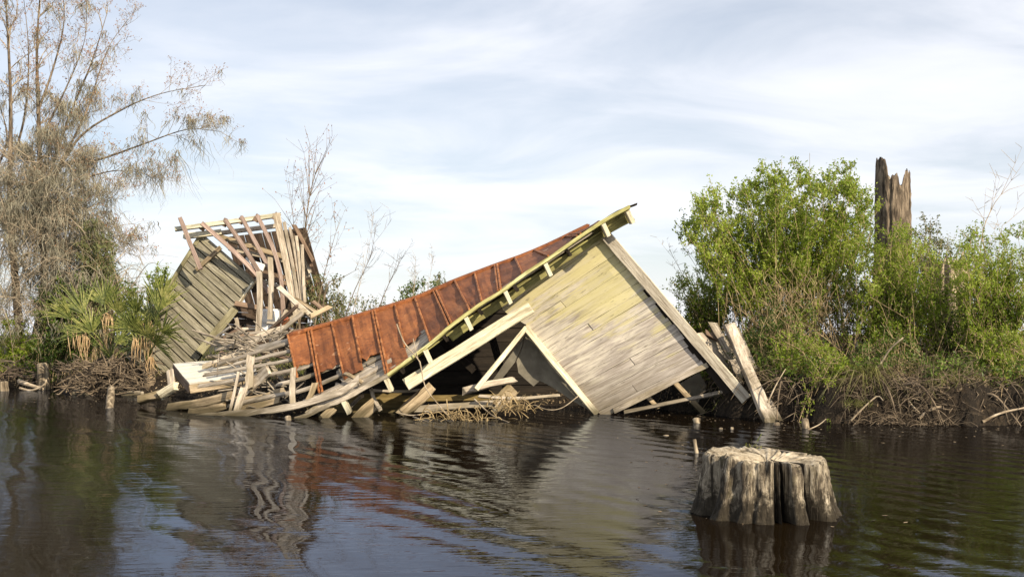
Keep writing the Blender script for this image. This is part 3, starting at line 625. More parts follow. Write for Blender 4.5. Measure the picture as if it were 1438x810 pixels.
# ------------------------------------------------------------------ loose lumber: (kind, pixel path with depth, width, thickness, material, label)
LUM = [
 ('plank', [(391, 402, 20.2), (440, 446, 19.6)], .10, .05, PALE, 'long pale plank leaning from the shed posts down towards the rusty roof'),
 ('plank', [(414, 419, 20.3), (446, 440, 19.8)], .07, .05, TAN, 'narrow tan plank leaning right behind the long pale one by the shed'),
 ('plank', [(440, 424, 20.0), (452, 434, 19.9)], .08, .06, BROWN, 'short brown board stub sticking up behind the roof ridge'),
 ('plank', [(437, 444, 19.4), (463, 431, 19.5)], .09, .05, TAN, 'tan board sloping up to the right just above the rusty ridge'),
 ('plank', [(427, 436, 19.6), (405, 452, 19.5)], .10, .08, PALE, 'broken pale post end leaning left at the foot of the shed frame'),
 ('plank', [(375, 453, 20.1), (404, 456, 19.9)], .06, .04, GREY, 'thin grey strip lying level in front of the white cabinet'),
 ('plank', [(330, 470, 20.0), (392, 464, 19.9)], .05, .04, GREY, 'thin dark strip lying level below the cabinet'),
 ('plank', [(318, 480, 19.6), (388, 470, 19.3)], .06, .04, GREY, 'grey batten on the rubble right of the shed post'),
 ('plank', [(303, 491, 19.4), (360, 481, 19.1)], .06, .04, GREY, 'grey batten just below the shed post, sloping gently right'),
 ('plank', [(290, 500, 19.2), (330, 494, 19.0)], .06, .05, GREY, 'short grey batten at the lower end of the shed post'),
 ('plank', [(345, 494, 18.6), (407, 480, 18.0)], .15, .035, PALE, 'wide pale board sliding under the top left corner of the rusty roof'),
 ('plank', [(286, 515, 18.9), (345, 493, 18.6)], .09, .06, PALE, 'bright bleached board lying slanted across the white floor section'),
 ('plank', [(300, 513, 18.8), (352, 499, 18.5)], .07, .05, TAN, 'tan board lying just under the bright bleached slanted one'),
 ('plank', [(310, 505, 18.9), (342, 488, 18.9)], .08, .05, GREY, 'grey splintered board end propped in the middle of the rubble'),
 ('beam', [(242, 573, 17.6), (328, 556, 17.2)], .15, .15, TAN, 'thick tan squared beam below the white floor section'),
 ('beam', [(268, 580, 16.9), (320, 570, 16.8)], .12, .12, TAN, 'shorter tan beam at the waterline under the thick one'),
 ('beam', [(193, 562, 18.4), (224, 555, 18.3)], .13, .13, TAN, 'short tan beam end lying in the water left of the floor section'),
 ('beam', [(225, 555, 18.2), (247, 542, 18.1)], .13, .10, CREAM, 'short pale block tilted up against the end of the floor section'),
 ('plank', [(330, 562, 17.1), (400, 548, 16.9)], .12, .06, TAN, 'tan board in shade under the bare roof laths'),
 ('plank', [(320, 574, 16.9), (392, 562, 16.7)], .10, .06, TAN, 'tan board just above the long curved plank'),
 ('plank', [(338, 552, 17.2), (376, 520, 17.0)], .17, .06, PALE, 'broad pale split board leaning right across the bare laths'),
 ('plank', [(332, 578, 16.6), (343, 545, 16.8)], .10, .06, PALE, 'pale splintered board standing at the water under the broad split board'),
 ('plank', [(322, 582, 16.6), (335, 522, 16.9)], .04, .04, GREY, 'thin grey upright stick at the left of the bare laths'),
 ('post', [(350, 548, 17.0), (352, 500, 17.2)], .12, .10, PALE, 'rough pale post standing behind the bare laths'),
 ('post', [(413, 575, 16.2), (410, 552, 16.3), (412, 518, 16.5)], .085, .08, PALE, 'crooked pale post under the lower left corner of the rusty roof'),
 ('post', [(430, 572, 16.1), (436, 556, 16.2), (442, 540, 16.3)], .085, .07, TAN, 'short tan post hanging below the long roof seam'),
 ('plank', [(275, 586, 16.5), (335, 581, 16.3), (400, 573, 16.1), (445, 562, 16.0), (480, 550, 15.95), (505, 530, 16.0)], .10, .04, GREY, 'long curved grey plank sweeping along the waterline up to the eave'),
 ('plank', [(432, 580, 16.0), (470, 556, 16.2), (474, 540, 16.6)], .07, .05, GREY, 'grey strip bending up behind the long curved plank'),
 ('plank', [(482, 528, 16.6), (487, 525, 16.3), (509, 537, 16.0)], .05, .04, TAN, 'short splintered tan piece below the torn sheets'),
 ('plank', [(455, 586, 15.9), (467, 575, 16.0)], .12, .05, TAN, 'triangular board tip poking from the water left of the fallen tail'),
 ('plank', [(503, 588, 16.0), (526, 567, 16.2)], .17, .05, TAN, 'triangular board tip poking from the water below the eave'),
 ('plank', [(521, 547, 16.4), (534, 575, 16.0)], .06, .05, PALE, 'pale broken stick pointing down right under the eave'),
 ('plank', [(490, 572, 16.4), (507, 556, 16.6)], .05, .05, GREY, 'short grey stick leaning under the eave'),
 ('plank', [(520, 548, 16.6), (598, 547, 16.9)], .04, .03, GREY, 'thin level strip in the dark opening left of the white board tip'),
 ('plank', [(562, 582, 16.2), (603, 546, 16.5)], .15, .05, TAN, 'orange-tan board leaning up right in the dark opening'),
 ('plank', [(557, 580, 16.3), (592, 548, 16.6)], .05, .05, DARKW, 'dark board edge beside the orange-tan one'),
 ('plank', [(580, 575, 16.35), (692, 567, 16.5)], .10, .05, GREY, 'level grey board floating in the dark opening'),
 ('plank', [(672, 556, 16.3), (785, 555, 16.45)], .045, .04, PALE, 'slim pale batten lying level across the triangular opening'),
 ('plank', [(700, 566, 16.6), (722, 543, 16.8)], .20, .04, TAN, 'square tan board scrap behind the level batten'),
 ('plank', [(690, 583, 16.15), (706, 565, 16.25)], .10, .06, PALE, 'splintered pale stub standing in the straw at the opening'),
 ('plank', [(652, 549, 16.6), (722, 534, 16.8)], .10, .07, GREY, 'rough grey log end in the triangular opening'),
 ('plank', [(100, 554, 22.0), (196, 556, 21.6)], .20, .06, GREY, 'wide waterlogged grey board floating left of the lumber pile'),
 ('plank', [(176, 543, 22.4), (232, 545, 22.2)], .08, .05, PALE, 'thin pink-tan board lying at the foot of the shed'),
 ('plank', [(180, 549, 22.0), (240, 551, 21.6)], .08, .06, BROWN, 'dark board half under the thin pink-tan one'),
 ('plank', [(115, 543, 23.6), (152, 546, 23.2)], .11, .08, GREY, 'grey driftwood board behind the leaning waterline stake'),
 ('plank', [(1025, 459, 16.3), (1050, 520, 15.9), (1084, 596, 15.0)], .165, .10, GREY, 'tall heavy plank leaning from the water up to the shrubs'),
 ('plank', [(1032, 462, 16.5), (1060, 525, 16.1), (1092, 590, 15.3)], .12, .06, GREY, 'grey plank hidden behind the tall heavy leaning one'),
 ('plank', [(1001, 456, 16.9), (1020, 488, 16.7), (1038, 520, 16.5)], .13, .06, GREY, 'jagged grey board rising behind the cabin corner'),
 ('plank', [(991, 467, 16.9), (1012, 478, 16.8)], .08, .06, BROWN, 'short brown stub behind the cabin corner'),
 ('plank', [(1030, 505, 16.4), (1046, 545, 16.1)], .14, .05, GREY, 'weathered board wedged between cabin corner and tall leaning plank'),
]
for kind, pts, w, t_, m_, lab in LUM:
    pts = [(x, y, Y + (1.3 * min(1, max(0, (Y - 18) / 2)) if y < 500 and 280 < x < 480 else 0)) for x, y, Y in pts]
    p3 = [P(*p) for p in pts]
    if len(p3) == 2 and (p3[1] - p3[0]).length > .5: p3.insert(1, (p3[0] + p3[1]) / 2 + V((random.gauss(0, .012), random.gauss(0, .02), random.gauss(-.012, .018))))
    T(board(kind, p3, w, t_, m_, (.1, -1, .45), None, rag=.5, jit=.09, twist=random.uniform(-.2, .2)), lab, 'post' if kind == 'post' else 'beam' if kind == 'beam' else 'plank', 'loose lumber around the cabin')
# short battens strewn over the rubble, alike and unsorted
random.seed(31)
for k in range(18):
    x = random.uniform(300, 405); y = random.uniform(472, 500) + (x - 300) * -.08; Y = 19.4 - (y - 465) / 110 * 3.0 + 1.0; an = random.gauss(-.22, .35); L = random.uniform(22, 60)
    T(board('batten', [P(x, y, Y), P(x + L * math.cos(an), y + L * math.sin(an), Y + random.uniform(-.4, .2))], random.uniform(.04, .10), .03, random.choice((GREY, PALE, GREY, BROWN)), (random.uniform(-.3, .3), -1, .6), None, rag=.7, jit=.09),
      'short weathered wooden batten lying loose in the rubble between shed and rusty roof', 'batten', 'short battens strewn over the rubble')
# white floor section
fl = empty('floor_section', (P(266, 552, 18.4).x, 18.4, 0), 'broken white painted floor section tilted on the lumber pile', 'floor section')
q0, q1, q2, q3 = P(243, 511, 19.8), P(345, 503, 19.6), P(372, 524, 18.2), P(266, 539, 18.4)
fnm = (q1 - q0).cross(q3 - q0).normalized(); fnm = fnm if fnm.z > 0 else -fnm
for k in range(6):
    a, b = q0.lerp(q3, k / 6), q0.lerp(q3, (k + .97) / 6); c, d = q1.lerp(q2, (k + .97) / 6), q1.lerp(q2, k / 6); e = random.uniform(.9, 1)
    quad_plank('floor_board', [a, a.lerp(d, e), b.lerp(c, e), b], q0, fnm, WHITEP, fl, off=.01, t=.035, lap=0)
board('joist', [q3 - fnm * .09, q2 - fnm * .09], .15, .06, TAN, (0, -1, .2), fl, seg=4)
board('joist', [q0 - fnm * .09, q3 - fnm * .09], .15, .05, BROWN, (-1, -.3, 0), fl, seg=3)
for f in (.25, .6): board('joist', [q0.lerp(q3, f) - fnm * .1, q1.lerp(q2, f) - fnm * .1], .12, .06, DARKW, (0, -1, .2), fl, seg=3)
for x in (236, 241): board('splinter', [P(x, 520, 19.2), P(x + 3, 545, 18.9)], .06, .03, GREY, (-.3, -1, .2), fl, seg=2, rag=.6)
# splinters and sticks among the rubble: too many to count
tp = []
for k in range(110):
    x = random.uniform(300, 415); y = random.uniform(470, 500) if k % 3 else random.uniform(500, 570) ; x = max(x, 340) if y > 500 else x; Y = 19.6 - (y - 465) / 110 * 3.0
    a = P(x, y, Y); L = random.uniform(.15, .6); d = V((random.uniform(-1, 1), random.uniform(-.4, .4), random.uniform(-.25, .35))).normalized()
    tp.append((resample([a, a + d * L], 2), random.uniform(.006, .018)))
v, f = tubes(tp, 4); T(np_mesh('rubble_splinters', v, f, GREY, kind='stuff'), 'scattered splinters and sticks in the lumber pile', 'splinters')

# ------------------------------------------------------------------ stump in the foreground
def stump(name, c, r_top, r_base, h, flutes, label, cat, tilt=(0, 0), amp=.045, mat=None, nA=260, nH=46, below=.35, spikes=None, seed=0):
    vs = []; fs = []
    def ht(a): 
        z = h + tilt[0] * math.cos(a) + tilt[1] * math.sin(a) + .03 * mn.noise(V((math.cos(a) * 3, math.sin(a) * 3, seed))) + .022 * mn.noise(V((math.cos(a) * 14, math.sin(a) * 14, seed)))
        return z + (spikes(a) if spikes else 0)
    def rad(a, z, top):
        f = min(1, max(0, z / top)); r = r_base + (r_top - r_base) * f ** .6
        n5 = mn.noise(V((math.cos(a) * 4, math.sin(a) * 4, seed + z * .8))); n9 = mn.noise(V((math.cos(a) * 9, math.sin(a) * 9, z * 3 + seed)))
        r *= 1 + .10 * mn.noise(V((math.cos(a) * 1.7, math.sin(a) * 1.7, seed + z * .5))) + amp * 1.2 * n5 - amp * 1.1 * max(0, .3 - abs(n9)) * (1 + n5) + amp * .9 * mn.noise(V((math.cos(a) * 15, math.sin(a) * 15, z * 9 + seed))) + amp * .7 * mn.noise(V((math.cos(a) * 36, math.sin(a) * 36, z * 16 + seed)))
        r *= 1 + .10 * math.exp(-((a - (math.pi + .45)) / .28) ** 2) * (1 - f) ** 2
        for fa, dep, wd in flutes:
            d = (a - fa + math.pi) % (2 * math.pi) - math.pi; r *= 1 - dep * math.exp(-(d / wd) ** (4 if dep > .6 else 2)) * (1.0 if dep > .6 else 1.15 - .35 * f)
        return r
    for i in range(nH + 1):
        for k in range(nA):
            a = 2 * math.pi * k / nA; tp = ht(a); z = -below + (tp + below) * (i / nH) ** .85
            r = rad(a, max(z, 0), tp); 
            if i == nH: r *= .955
            vs.append((math.cos(a) * r, math.sin(a) * r, z))
    for i in range(nH):
        for k in range(nA):
            a = i * nA + k; b = i * nA + (k + 1) % nA; fs.append((a, b, b + nA, a + nA))
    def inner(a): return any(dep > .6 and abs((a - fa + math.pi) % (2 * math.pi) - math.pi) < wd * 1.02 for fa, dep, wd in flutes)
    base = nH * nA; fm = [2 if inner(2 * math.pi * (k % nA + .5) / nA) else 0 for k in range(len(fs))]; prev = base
    for ring in (.9, .78, .62, .45, .28, .12):
        st = len(vs)
        for k in range(nA):
            x, y, z = vs[base + k]; a = 2 * math.pi * k / nA
            zz = (z if not spikes else min(z, h - .25)) - .05 * (1 - ring) + .025 * mn.noise(V((x * ring * 7, y * ring * 7, seed + 5))) + .008 * mn.noise(V((x * ring * 22, y * ring * 22, seed)))
            vs.append((x * ring, y * ring, zz))
        for k in range(nA): fs.append((prev + k, prev + (k + 1) % nA, st + (k + 1) % nA, st + k)); fm.append(1)
        prev = st
    vs.append((0, 0, vs[prev][2] - .01)); m_ = len(vs) - 1
    for k in range(nA): fs.append((prev + k, prev + (k + 1) % nA, m_)); fm.append(1)
    o = mesh_obj(name, vs, fs, None, Matrix.Translation(V(c)), None, True, mats=[mat or SIDE, TOPW, CLEFT_SHADE], fm=fm)
    return T(o, label, cat)
def stump_side():
    m, t, b, o = new_mat('fibrous_stump_side'); c = nd(t, 'ShaderNodeTexCoord'); v = c.outputs['Object']
    g = noise_n(t, mapping(t, v, (34, 34, 4)), 1, 6, .7, .6); l = noise_n(t, mapping(t, v, (12, 12, 2.6)), 1, 6, .65, .5); p = noise_n(t, v, 14, 5, .7)
    cc = ramp(t, math_n(t, 'ADD', math_n(t, 'MULTIPLY', g, .4), math_n(t, 'ADD', math_n(t, 'MULTIPLY', l, .4), math_n(t, 'MULTIPLY', p, .2))), [(.40, (.02, .015, .010)), (.47, (.10, .08, .055)), (.54, (.29, .245, .175)), (.61, (.48, .42, .32))])
    sx = nd(t, 'ShaderNodeSeparateXYZ'); t.links.new(v, sx.inputs[0])
    wet = ramp(t, math_n(t, 'ADD', sx.outputs[2], math_n(t, 'MULTIPLY', math_n(t, 'SUBTRACT', p, .5), .55)), [(.0, .96), (.10, .88), (.21, 0)])
    ck = ramp(t, noise_n(t, mapping(t, v, (40, 40, 2.5), loc=(3, 3, 3)), 1, 3, .6, .4), [(.56, 0), (.63, .9)])
    cc = mix(t, ck, cc, (.02, .015, .009)); mo = ramp(t, noise_n(t, v, 7, 5, .7, .5), [(.55, 0), (.68, .5)]); cc = mix(t, mo, cc, (.10, .085, .03))
    setc(t, b.inputs['Base Color'], mix(t, wet, cc, (.022, .017, .010))); b.inputs['Roughness'].default_value = .85
    bump(t, b, math_n(t, 'ADD', g, math_n(t, 'MULTIPLY', l, 1.3)), .022, 1.0); return m
SIDE = stump_side()
CLEFT_SHADE = simple('cleft_shade_wood', [(.35, (.005, .004, .003)), (.55, (.016, .012, .008)), (.7, (.04, .03, .02))], 1, stretch=(20, 20, 4), bd=.02)  # near-black wood: the shade inside the stump clefts is put into the colour
TOPW = simple('bleached_stump_top', [(.36, (.10, .08, .05)), (.46, (.26, .215, .15)), (.56, (.40, .345, .255)), (.68, (.52, .46, .35))], 11, bd=.03, bs=1.0, det=8)
A_ = -math.pi / 2                                            # towards the camera
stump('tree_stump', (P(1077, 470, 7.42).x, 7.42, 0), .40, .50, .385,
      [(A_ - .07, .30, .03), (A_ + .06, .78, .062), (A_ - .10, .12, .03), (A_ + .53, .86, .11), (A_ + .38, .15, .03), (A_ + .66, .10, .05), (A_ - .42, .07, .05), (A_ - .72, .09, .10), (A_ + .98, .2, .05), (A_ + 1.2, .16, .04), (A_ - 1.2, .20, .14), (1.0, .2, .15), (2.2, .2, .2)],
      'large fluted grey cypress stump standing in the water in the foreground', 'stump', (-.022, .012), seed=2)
# tall broken trunk on the right bank
def spk(a):
    b = (a - A_ + math.pi) % (2 * math.pi) - math.pi          # 0 faces the camera, positive to the right
    z = .30 * max(0, min(1, (.70 - abs(b + 1.25)) / .3)) + .07 * max(0, min(1, (.5 - abs(b - .9)) / .2)) - .20 * math.exp(-((b - .2) / .16) ** 2) - .10 * math.exp(-((b + .55) / .12) ** 2) - .3 * math.exp(-((b - 2.2) / .35) ** 2)
    return z + .07 * round(3 * mn.noise(V((b * 5, 5, 1)))) / 3 + .02 * mn.noise(V((b * 40, 5, 1)))
TX = P(1254, 470, 19).x
stump('broken_trunk', (TX, 19, ground_z(TX, 19) - .1), .29, .37, 3.38, [(A_ + .15, .16, .12), (A_ - .5, .10, .06), (A_ + .6, .10, .08), (A_ + .95, .18, .1)], 'tall broken dead tree trunk with a splintered top behind the right shrubs', 'dead trunk',
      amp=.05, mat=BARK, nA=110, nH=60, spikes=spk, seed=9, below=.1)
SX = P(1333, 470, 18).x
stump('rotten_stump', (SX, 18.0, ground_z(SX, 18) - .1), .26, .34, 1.85, [(A_ + .2, .3, .2), (A_ - .6, .25, .15)], 'rotten pale stump half hidden among the shrubs right of the broken trunk', 'stump', nA=80, nH=30, seed=14, below=.1,
      spikes=lambda a: .35 * mn.noise(V((math.cos(a) * 2, math.sin(a) * 2, 4))), amp=.09, mat=LOGW)
# small stumps, stakes and knees in the water
def stake(name, top, bot, r0, r1, mat, label, cat='stake'):
    a, b = P(*top), P(*bot); b.z -= .25
    return T(tube_obj(name, [b, (a + b) / 2 + V((.012, 0, 0)), a], r1, r0, mat, None, 9, 7, .16), label, cat)
def cap_close(o): return o
for top, bot, r0, r1, lab in [((60, 511, 24.2), (61, 546, 24.2), .125, .13, 'upright grey stump stub at the water edge under the mossy tree'),
                              ((4, 537, 23.5), (7, 558, 23.5), .10, .13, 'pale stump stub at the far left edge of the water'),
                              ((156, 545, 18.5), (150, 577, 17.8), .07, .075, 'short leaning stake standing alone in the water on the left'),
                              ((978, 588, 15.0), (979, 596, 14.9), .05, .065, 'small rounded knee in the water below the cabin wall'),
                              ((935, 612, 13.1), (934, 620, 13.0), .045, .06, 'small pale knee in open water beyond the stump'),
                              ((975, 617, 11.2), (980, 640, 11.1), .020, .028, 'thin dark bent stub just left of the big stump'),
                              ((1012, 601, 14.0), (1013, 609, 13.9), .025, .035, 'thin knee near the foot of the tall leaning plank'),
                              ((1090, 594, 14.6), (1091, 605, 14.5), .05, .07, 'lumpy pale knee right of the tall leaning plank'),
                              ((1105, 602, 14.2), (1106, 609, 14.1), .035, .05, 'tiny knee between two taller ones near the right bank'),
                              ((1130, 589, 14.2), (1133, 604, 14.0), .045, .055, 'upright knee close to the right bank'),
                              ((404, 585, 15.5), (407, 594, 15.4), .04, .06, 'small stub at the waterline below the curved plank'),
                              ((1028, 600, 14.0), (1024, 608, 13.9), .02, .03, 'slim forked knee tip in the shade off the right bank')]:
    v0 = stake('waterline_stub', top, bot, r0, r1, POSTW, lab, 'stub')

# ------------------------------------------------------------------ vegetation helpers
def inside(p, poly):
    x, y = p; c = False
    for (x1, y1), (x2, y2) in zip(poly, poly[1:] + poly[:1]):
        if (y1 > y) != (y2 > y) and x < (x2 - x1) * (y - y1) / (y2 - y1) + x1: c = not c
    return c
def poly_points(poly, n):
    xs = [p[0] for p in poly]; ys = [p[1] for p in poly]; out = []
    while len(out) < n:
        p = (random.uniform(min(xs), max(xs)), random.uniform(min(ys), max(ys)))
        if inside(p, poly): out.append(p)
    return out
def shrub(name, label, base, Y, crown, ntip, leaf, leafmat, depth=.9, lsize=.07, spread=.35, stems=9, group=None, bare=.35, twmat=None, up=.35, per=None, cat='shrub'):
    """upright shrub: stems fan out of the base to tips spread through the crown, twigs and leaves along their upper part"""
    bx = P(base[0], 470, Y).x; bz = ground_z(bx, Y) - .05; o = empty(name, (bx, Y, bz), label, cat, group); tips = poly_points(crown, ntip)
    ym = sum(p[1] for p in crown) / len(crown); rim = [p for p in crown if p[1] < ym]; xm = sum(p[0] for p in crown) / len(crown)
    if ntip > 200: tips = tips[:int(ntip * .62)] + [(p[0] + (xm - p[0]) * .07 + random.gauss(0, 10), p[1] + 3 + random.gauss(4, 12)) for p in (random.choice(rim) for _ in range(int(ntip * .5)))]
    big = []; small = []; cen = []
    for k, (x, y) in enumerate(tips):
        t = P(x, y, Y + random.uniform(-depth, depth)); b = V((bx + random.gauss(0, spread) + (t.x - bx) * .25, Y + random.gauss(0, spread * .6), 0)); b.z = ground_z(b.x, b.y) - .05
        m1_ = b.lerp(t, .5) + V(((bx - t.x) * .12 + random.gauss(0, .06), random.gauss(0, .06), .10)); pts = resample([b, m1_, t], 9); H = (t - b).length
        (big if k < stems else small).append((pts, [max(.0025, (.014 if k < stems else .007) * (1 - .8 * i / 9)) for i in range(10)]))
        nt_ = max(4, int(H * 6.5))
        for q_ in range(nt_):
            s = bare + (1 - bare) * random.random() ** .7; i = min(8, int(s * 9)); p = pts[i].lerp(pts[i + 1], s * 9 - i if i < 8 else 1)
            d = V((random.gauss(0, .45), random.gauss(0, .45), random.uniform(.4, 1.2))).normalized(); L = random.uniform(.10, .30) * min(1, H / 1.2)
            e = p + d * L; small.append((resample([p, e], 3), [.004, .0035, .003, .002])); nl = int(leaf * 1.5)
            for r in range(nl):
                u = random.uniform(.15, 1.1); c = p.lerp(e, u); cen.append((c.x + random.gauss(0, .022), c.y + random.gauss(0, .022), c.z + random.gauss(0, .022)))
    for pts, r in big: v, f = tubes([(pts, r)], 5); np_mesh('stem', v, f, twmat or STEM, o, True)
    if small: v, f = tubes(small, 3); np_mesh('twigs', v, f, twmat or STEM, o, True, 'stuff')
    if cen: v, f = leaves(np.array(cen), lsize, lsize * .42, up); np_mesh('foliage', v, f, leafmat, o, False, 'stuff')
    return o

# right bank
GR = 'green shrubs on the right bank'
BIG = [(962, 300), (975, 275), (1010, 262), (1035, 245), (1060, 262), (1085, 246), (1110, 250), (1128, 236), (1150, 240), (1180, 236), (1205, 246), (1224, 262), (1212, 290), (1222, 320), (1215, 380), (1200, 440), (1120, 455), (1020, 450), (990, 400), (975, 350)]
BIG = [(x, y + 22) for x, y in BIG]
shrub('tall_shrub', 'largest bright green shrub with an upright fan of stems right of the cabin', (1105, 505), 17.3, BIG, 235, 13, LEAF, .7, .056, .45, 14, GR, .40)
shrub('low_shrub', 'low dark green shrub between the cabin roof slope and the largest shrub', (985, 480), 17.9, [(944, 410), (970, 385), (1000, 378), (1030, 400), (1040, 450), (1000, 470), (955, 455)], 110, 10, LEAF, .5, .05, .3, 6, GR, .2)
shrub('low_shrub', 'low leafy shrub at the foot of the tall leaning plank', (1070, 505), 16.6, [(1035, 455), (1090, 430), (1150, 440), (1170, 500), (1110, 515), (1050, 500)], 80, 7, LEAFD, .5, .055, .4, 6, GR, .3)
shrub('mid_shrub', 'yellow-green shrub in front of the broken trunk', (1255, 525), 16.5, [(1195, 370), (1222, 345), (1250, 325), (1285, 330), (1300, 350), (1318, 370), (1322, 430), (1310, 500), (1220, 505), (1195, 450)], 170, 12, LEAF, .6, .05, .4, 10, GR, .3)
shrub('mid_shrub', 'pale olive shrub beside the broken trunk, above the rotten stump', (1305, 480), 18.2, [(1283, 330), (1300, 310), (1325, 340), (1338, 365), (1325, 400), (1290, 400)], 40, 8, LEAFO, .4, .055, .25, 5, GR, .4)
shrub('mid_shrub', 'dark green shrub at the right edge with tall leafy tips', (1395, 540), 16.0, [(1345, 350), (1375, 325), (1395, 345), (1420, 330), (1450, 330), (1470, 420), (1450, 540), (1370, 540), (1340, 470), (1335, 420)], 190, 12, LEAF, .7, .05, .4, 10, GR, .3)
shrub('mid_shrub', 'dark low shrub filling the gap under the rotten stump', (1330, 510), 16.9, [(1290, 430), (1340, 415), (1375, 440), (1380, 510), (1300, 515)], 70, 8, LEAFD, .5, .055, .4, 6, GR, .3)
shrub('bank_shrub', 'leafy low shrub on the bank edge below the largest shrub', (1130, 535), 15.9, [(1080, 480), (1120, 455), (1165, 470), (1190, 520), (1150, 545), (1090, 530)], 70, 8, LEAF, .35, .05, .4, 6, GR, .15)
shrub('bank_shrub', 'low shrub hanging over the scarp below the broken trunk', (1255, 535), 15.7, [(1200, 490), (1240, 470), (1290, 480), (1300, 520), (1250, 540), (1205, 535)], 60, 7, LEAFD, .3, .05, .4, 6, GR, .15)
shrub('bank_shrub', 'leafy shrub spilling down the bank at the right edge', (1410, 550), 15.4, [(1355, 480), (1400, 450), (1450, 470), (1460, 560), (1410, 575), (1370, 555)], 90, 8, LEAF, .3, .05, .45, 6, GR, .15)
shrub('bank_shrub', 'leafy shrub hanging over the middle of the right scarp beside the grass tuft', (1170, 555), 15.3, [(1140, 510), (1180, 495), (1205, 515), (1200, 555), (1165, 570), (1145, 550)], 46, 8, LEAF, .2, .045, .35, 5, GR, .1)
shrub('bank_shrub', 'leafy shrub trailing to the water right of the pale waterline root', (1345, 560), 15.25, [(1310, 515), (1340, 500), (1375, 515), (1380, 570), (1340, 580), (1315, 560)], 50, 8, LEAFD, .2, .045, .35, 5, GR, .1)
shrub('dry_shrub', 'thicket of bare tan stems inside the foot of the largest shrub', (1120, 520), 16.9, [(1010, 430), (1060, 380), (1180, 370), (1230, 420), (1200, 480), (1040, 480)], 120, 0, LEAFO, .6, .05, .6, 20, GR, .3)
shrub('mid_shrub', 'tangled dry shrub between the largest shrub and the broken trunk', (1200, 505), 17.0, [(1160, 400), (1200, 395), (1230, 420), (1230, 490), (1165, 490)], 50, 3, LEAFO, .5, .05, .35, 6, GR, .3)
# arching bare branches right
def bare(name, label, base, Y, path, r0, mat, group, n2=8, spread=.5, buds=None, cat='sapling'):
    p0 = P(path[0][0], path[0][1], Y); o = empty(name, (p0.x, Y, ground_z(p0.x, Y)), label, cat, group)
    pts = resample([P(x, y, Y + .12 * i) for i, (x, y) in enumerate(path)], 16); L = sum((b - a).length for a, b in zip(pts, pts[1:]))
    v, f = tubes([(pts, [max(.003, .62 * r0 * (1 - .85 * i / 16)) for i in range(17)])], 5); np_mesh('stem', v, f, mat, o, True); tw = []; bd = []
    for k in range(n2):
        i = random.randint(5, 15); p = pts[i]; d = ((pts[i] - pts[i - 1]).normalized() * .8 + V((random.gauss(0, spread), random.gauss(0, spread), .25))).normalized(); l = L * random.uniform(.12, .3)
        q1_ = p + d * l * .5 + V((0, 0, .02)); q2_ = p + d * l + V((0, 0, .06)); r = max(.003, r0 * .2); path2 = resample([p, q1_, q2_], 6); tw.append((path2, [r * (1 - .12 * j) for j in range(7)]))
        for m_ in range(4):
            j = random.randint(2, 6); a = path2[j]; e = a + V((random.gauss(0, .6), random.gauss(0, .6), random.uniform(.1, .9))).normalized() * l * random.uniform(.2, .5); tw.append((resample([a, e], 3), [.0035, .003, .0026, .002])); bd.append(tuple(e))
            bd.append(tuple(a.lerp(e, .6) + V((random.gauss(0, .02), 0, -.03))))
    v, f = tubes(tw, 3); np_mesh('twigs', v, f, mat, o, True, 'stuff')
    if buds: v, f = leaves(np.array(bd), .05, .022, 0, (0, 0, -.6)); np_mesh('dry_pods', v, f, buds, o, False, 'stuff')
    return o
SG = 'thin bare saplings'
bare('arching_sapling', 'tall bare stem arching over to the right edge above the shrubs', 0, 16.8, [(1368, 480), (1378, 340), (1392, 295), (1410, 270), (1445, 258)], .022, STEM, SG, 7)
bare('arching_sapling', 'thin bare stem leaning right near the right edge', 0, 16.6, [(1395, 480), (1405, 330), (1418, 310), (1440, 290)], .012, STEM, SG, 5)
bare('arching_sapling', 'bare grey twig sticking out of the top of the largest shrub', 0, 17.4, [(1132, 450), (1137, 300), (1137, 215)], .008, TWIG, SG, 4)
bare('bare_bush', 'thin dead twigs sprouting above the low dark shrub left of the largest shrub', 0, 18.2, [(990, 460), (965, 400), (940, 350)], .010, TWIG, SG, 7)
bare('bare_bush', 'thin dead twigs reaching up beside the largest shrub', 0, 18.1, [(1000, 460), (985, 390), (955, 340)], .009, TWIG, SG, 6)
# behind the cabin
bare('bare_sapling', 'tall bare sapling with dangling pods just right of the shed roof', 0, 23.0, [(420, 470), (424, 400), (428, 330), (436, 270), (452, 215)], .045, TWIGM, SG, 26, .55, BUDS)
bare('bare_sapling', 'slim bare sapling right behind the shed with dark pods', 0, 22.6, [(420, 460), (415, 380), (412, 310), (405, 250)], .022, TWIGM, SG, 12, .55, BUDS)
bare('bare_sapling', 'bare sapling leaning right above the ridge, nearest the shed', 0, 22.0, [(440, 470), (452, 400), (465, 350), (478, 305)], .022, TWIGM, SG, 11, .4, BUDS)
bare('bare_sapling', 'stout bare limb slanting up right behind the ridge', 0, 22.4, [(450, 450), (460, 400), (480, 390), (504, 377)], .03, TWIGD, SG, 3, .3)
bare('bare_sapling', 'bare forked sapling in the middle behind the ridge', 0, 22.0, [(480, 460), (497, 410), (520, 360), (528, 315)], .02, TWIGD, SG, 10, .4)
bare('bare_sapling', 'pale bare sapling rising behind the middle of the ridge', 0, 23.5, [(490, 460), (505, 400), (517, 350), (524, 310)], .014, TWIG, SG, 9, .4)
bare('bare_sapling', 'bare sapling leaning right above the rusty roof', 0, 21.5, [(522, 460), (535, 425), (550, 390), (570, 352)], .02, TWIGD, SG, 9, .45)
bare('bare_sapling', 'short bare stem behind the ridge among far bushes', 0, 24.5, [(575, 450), (582, 400), (584, 360)], .016, TWIG, SG, 10, .35)
bare('bare_sapling', 'faint bare stems far behind the roof', 0, 25.5, [(595, 440), (602, 400), (608, 362)], .012, TWIG, SG, 8, .4)
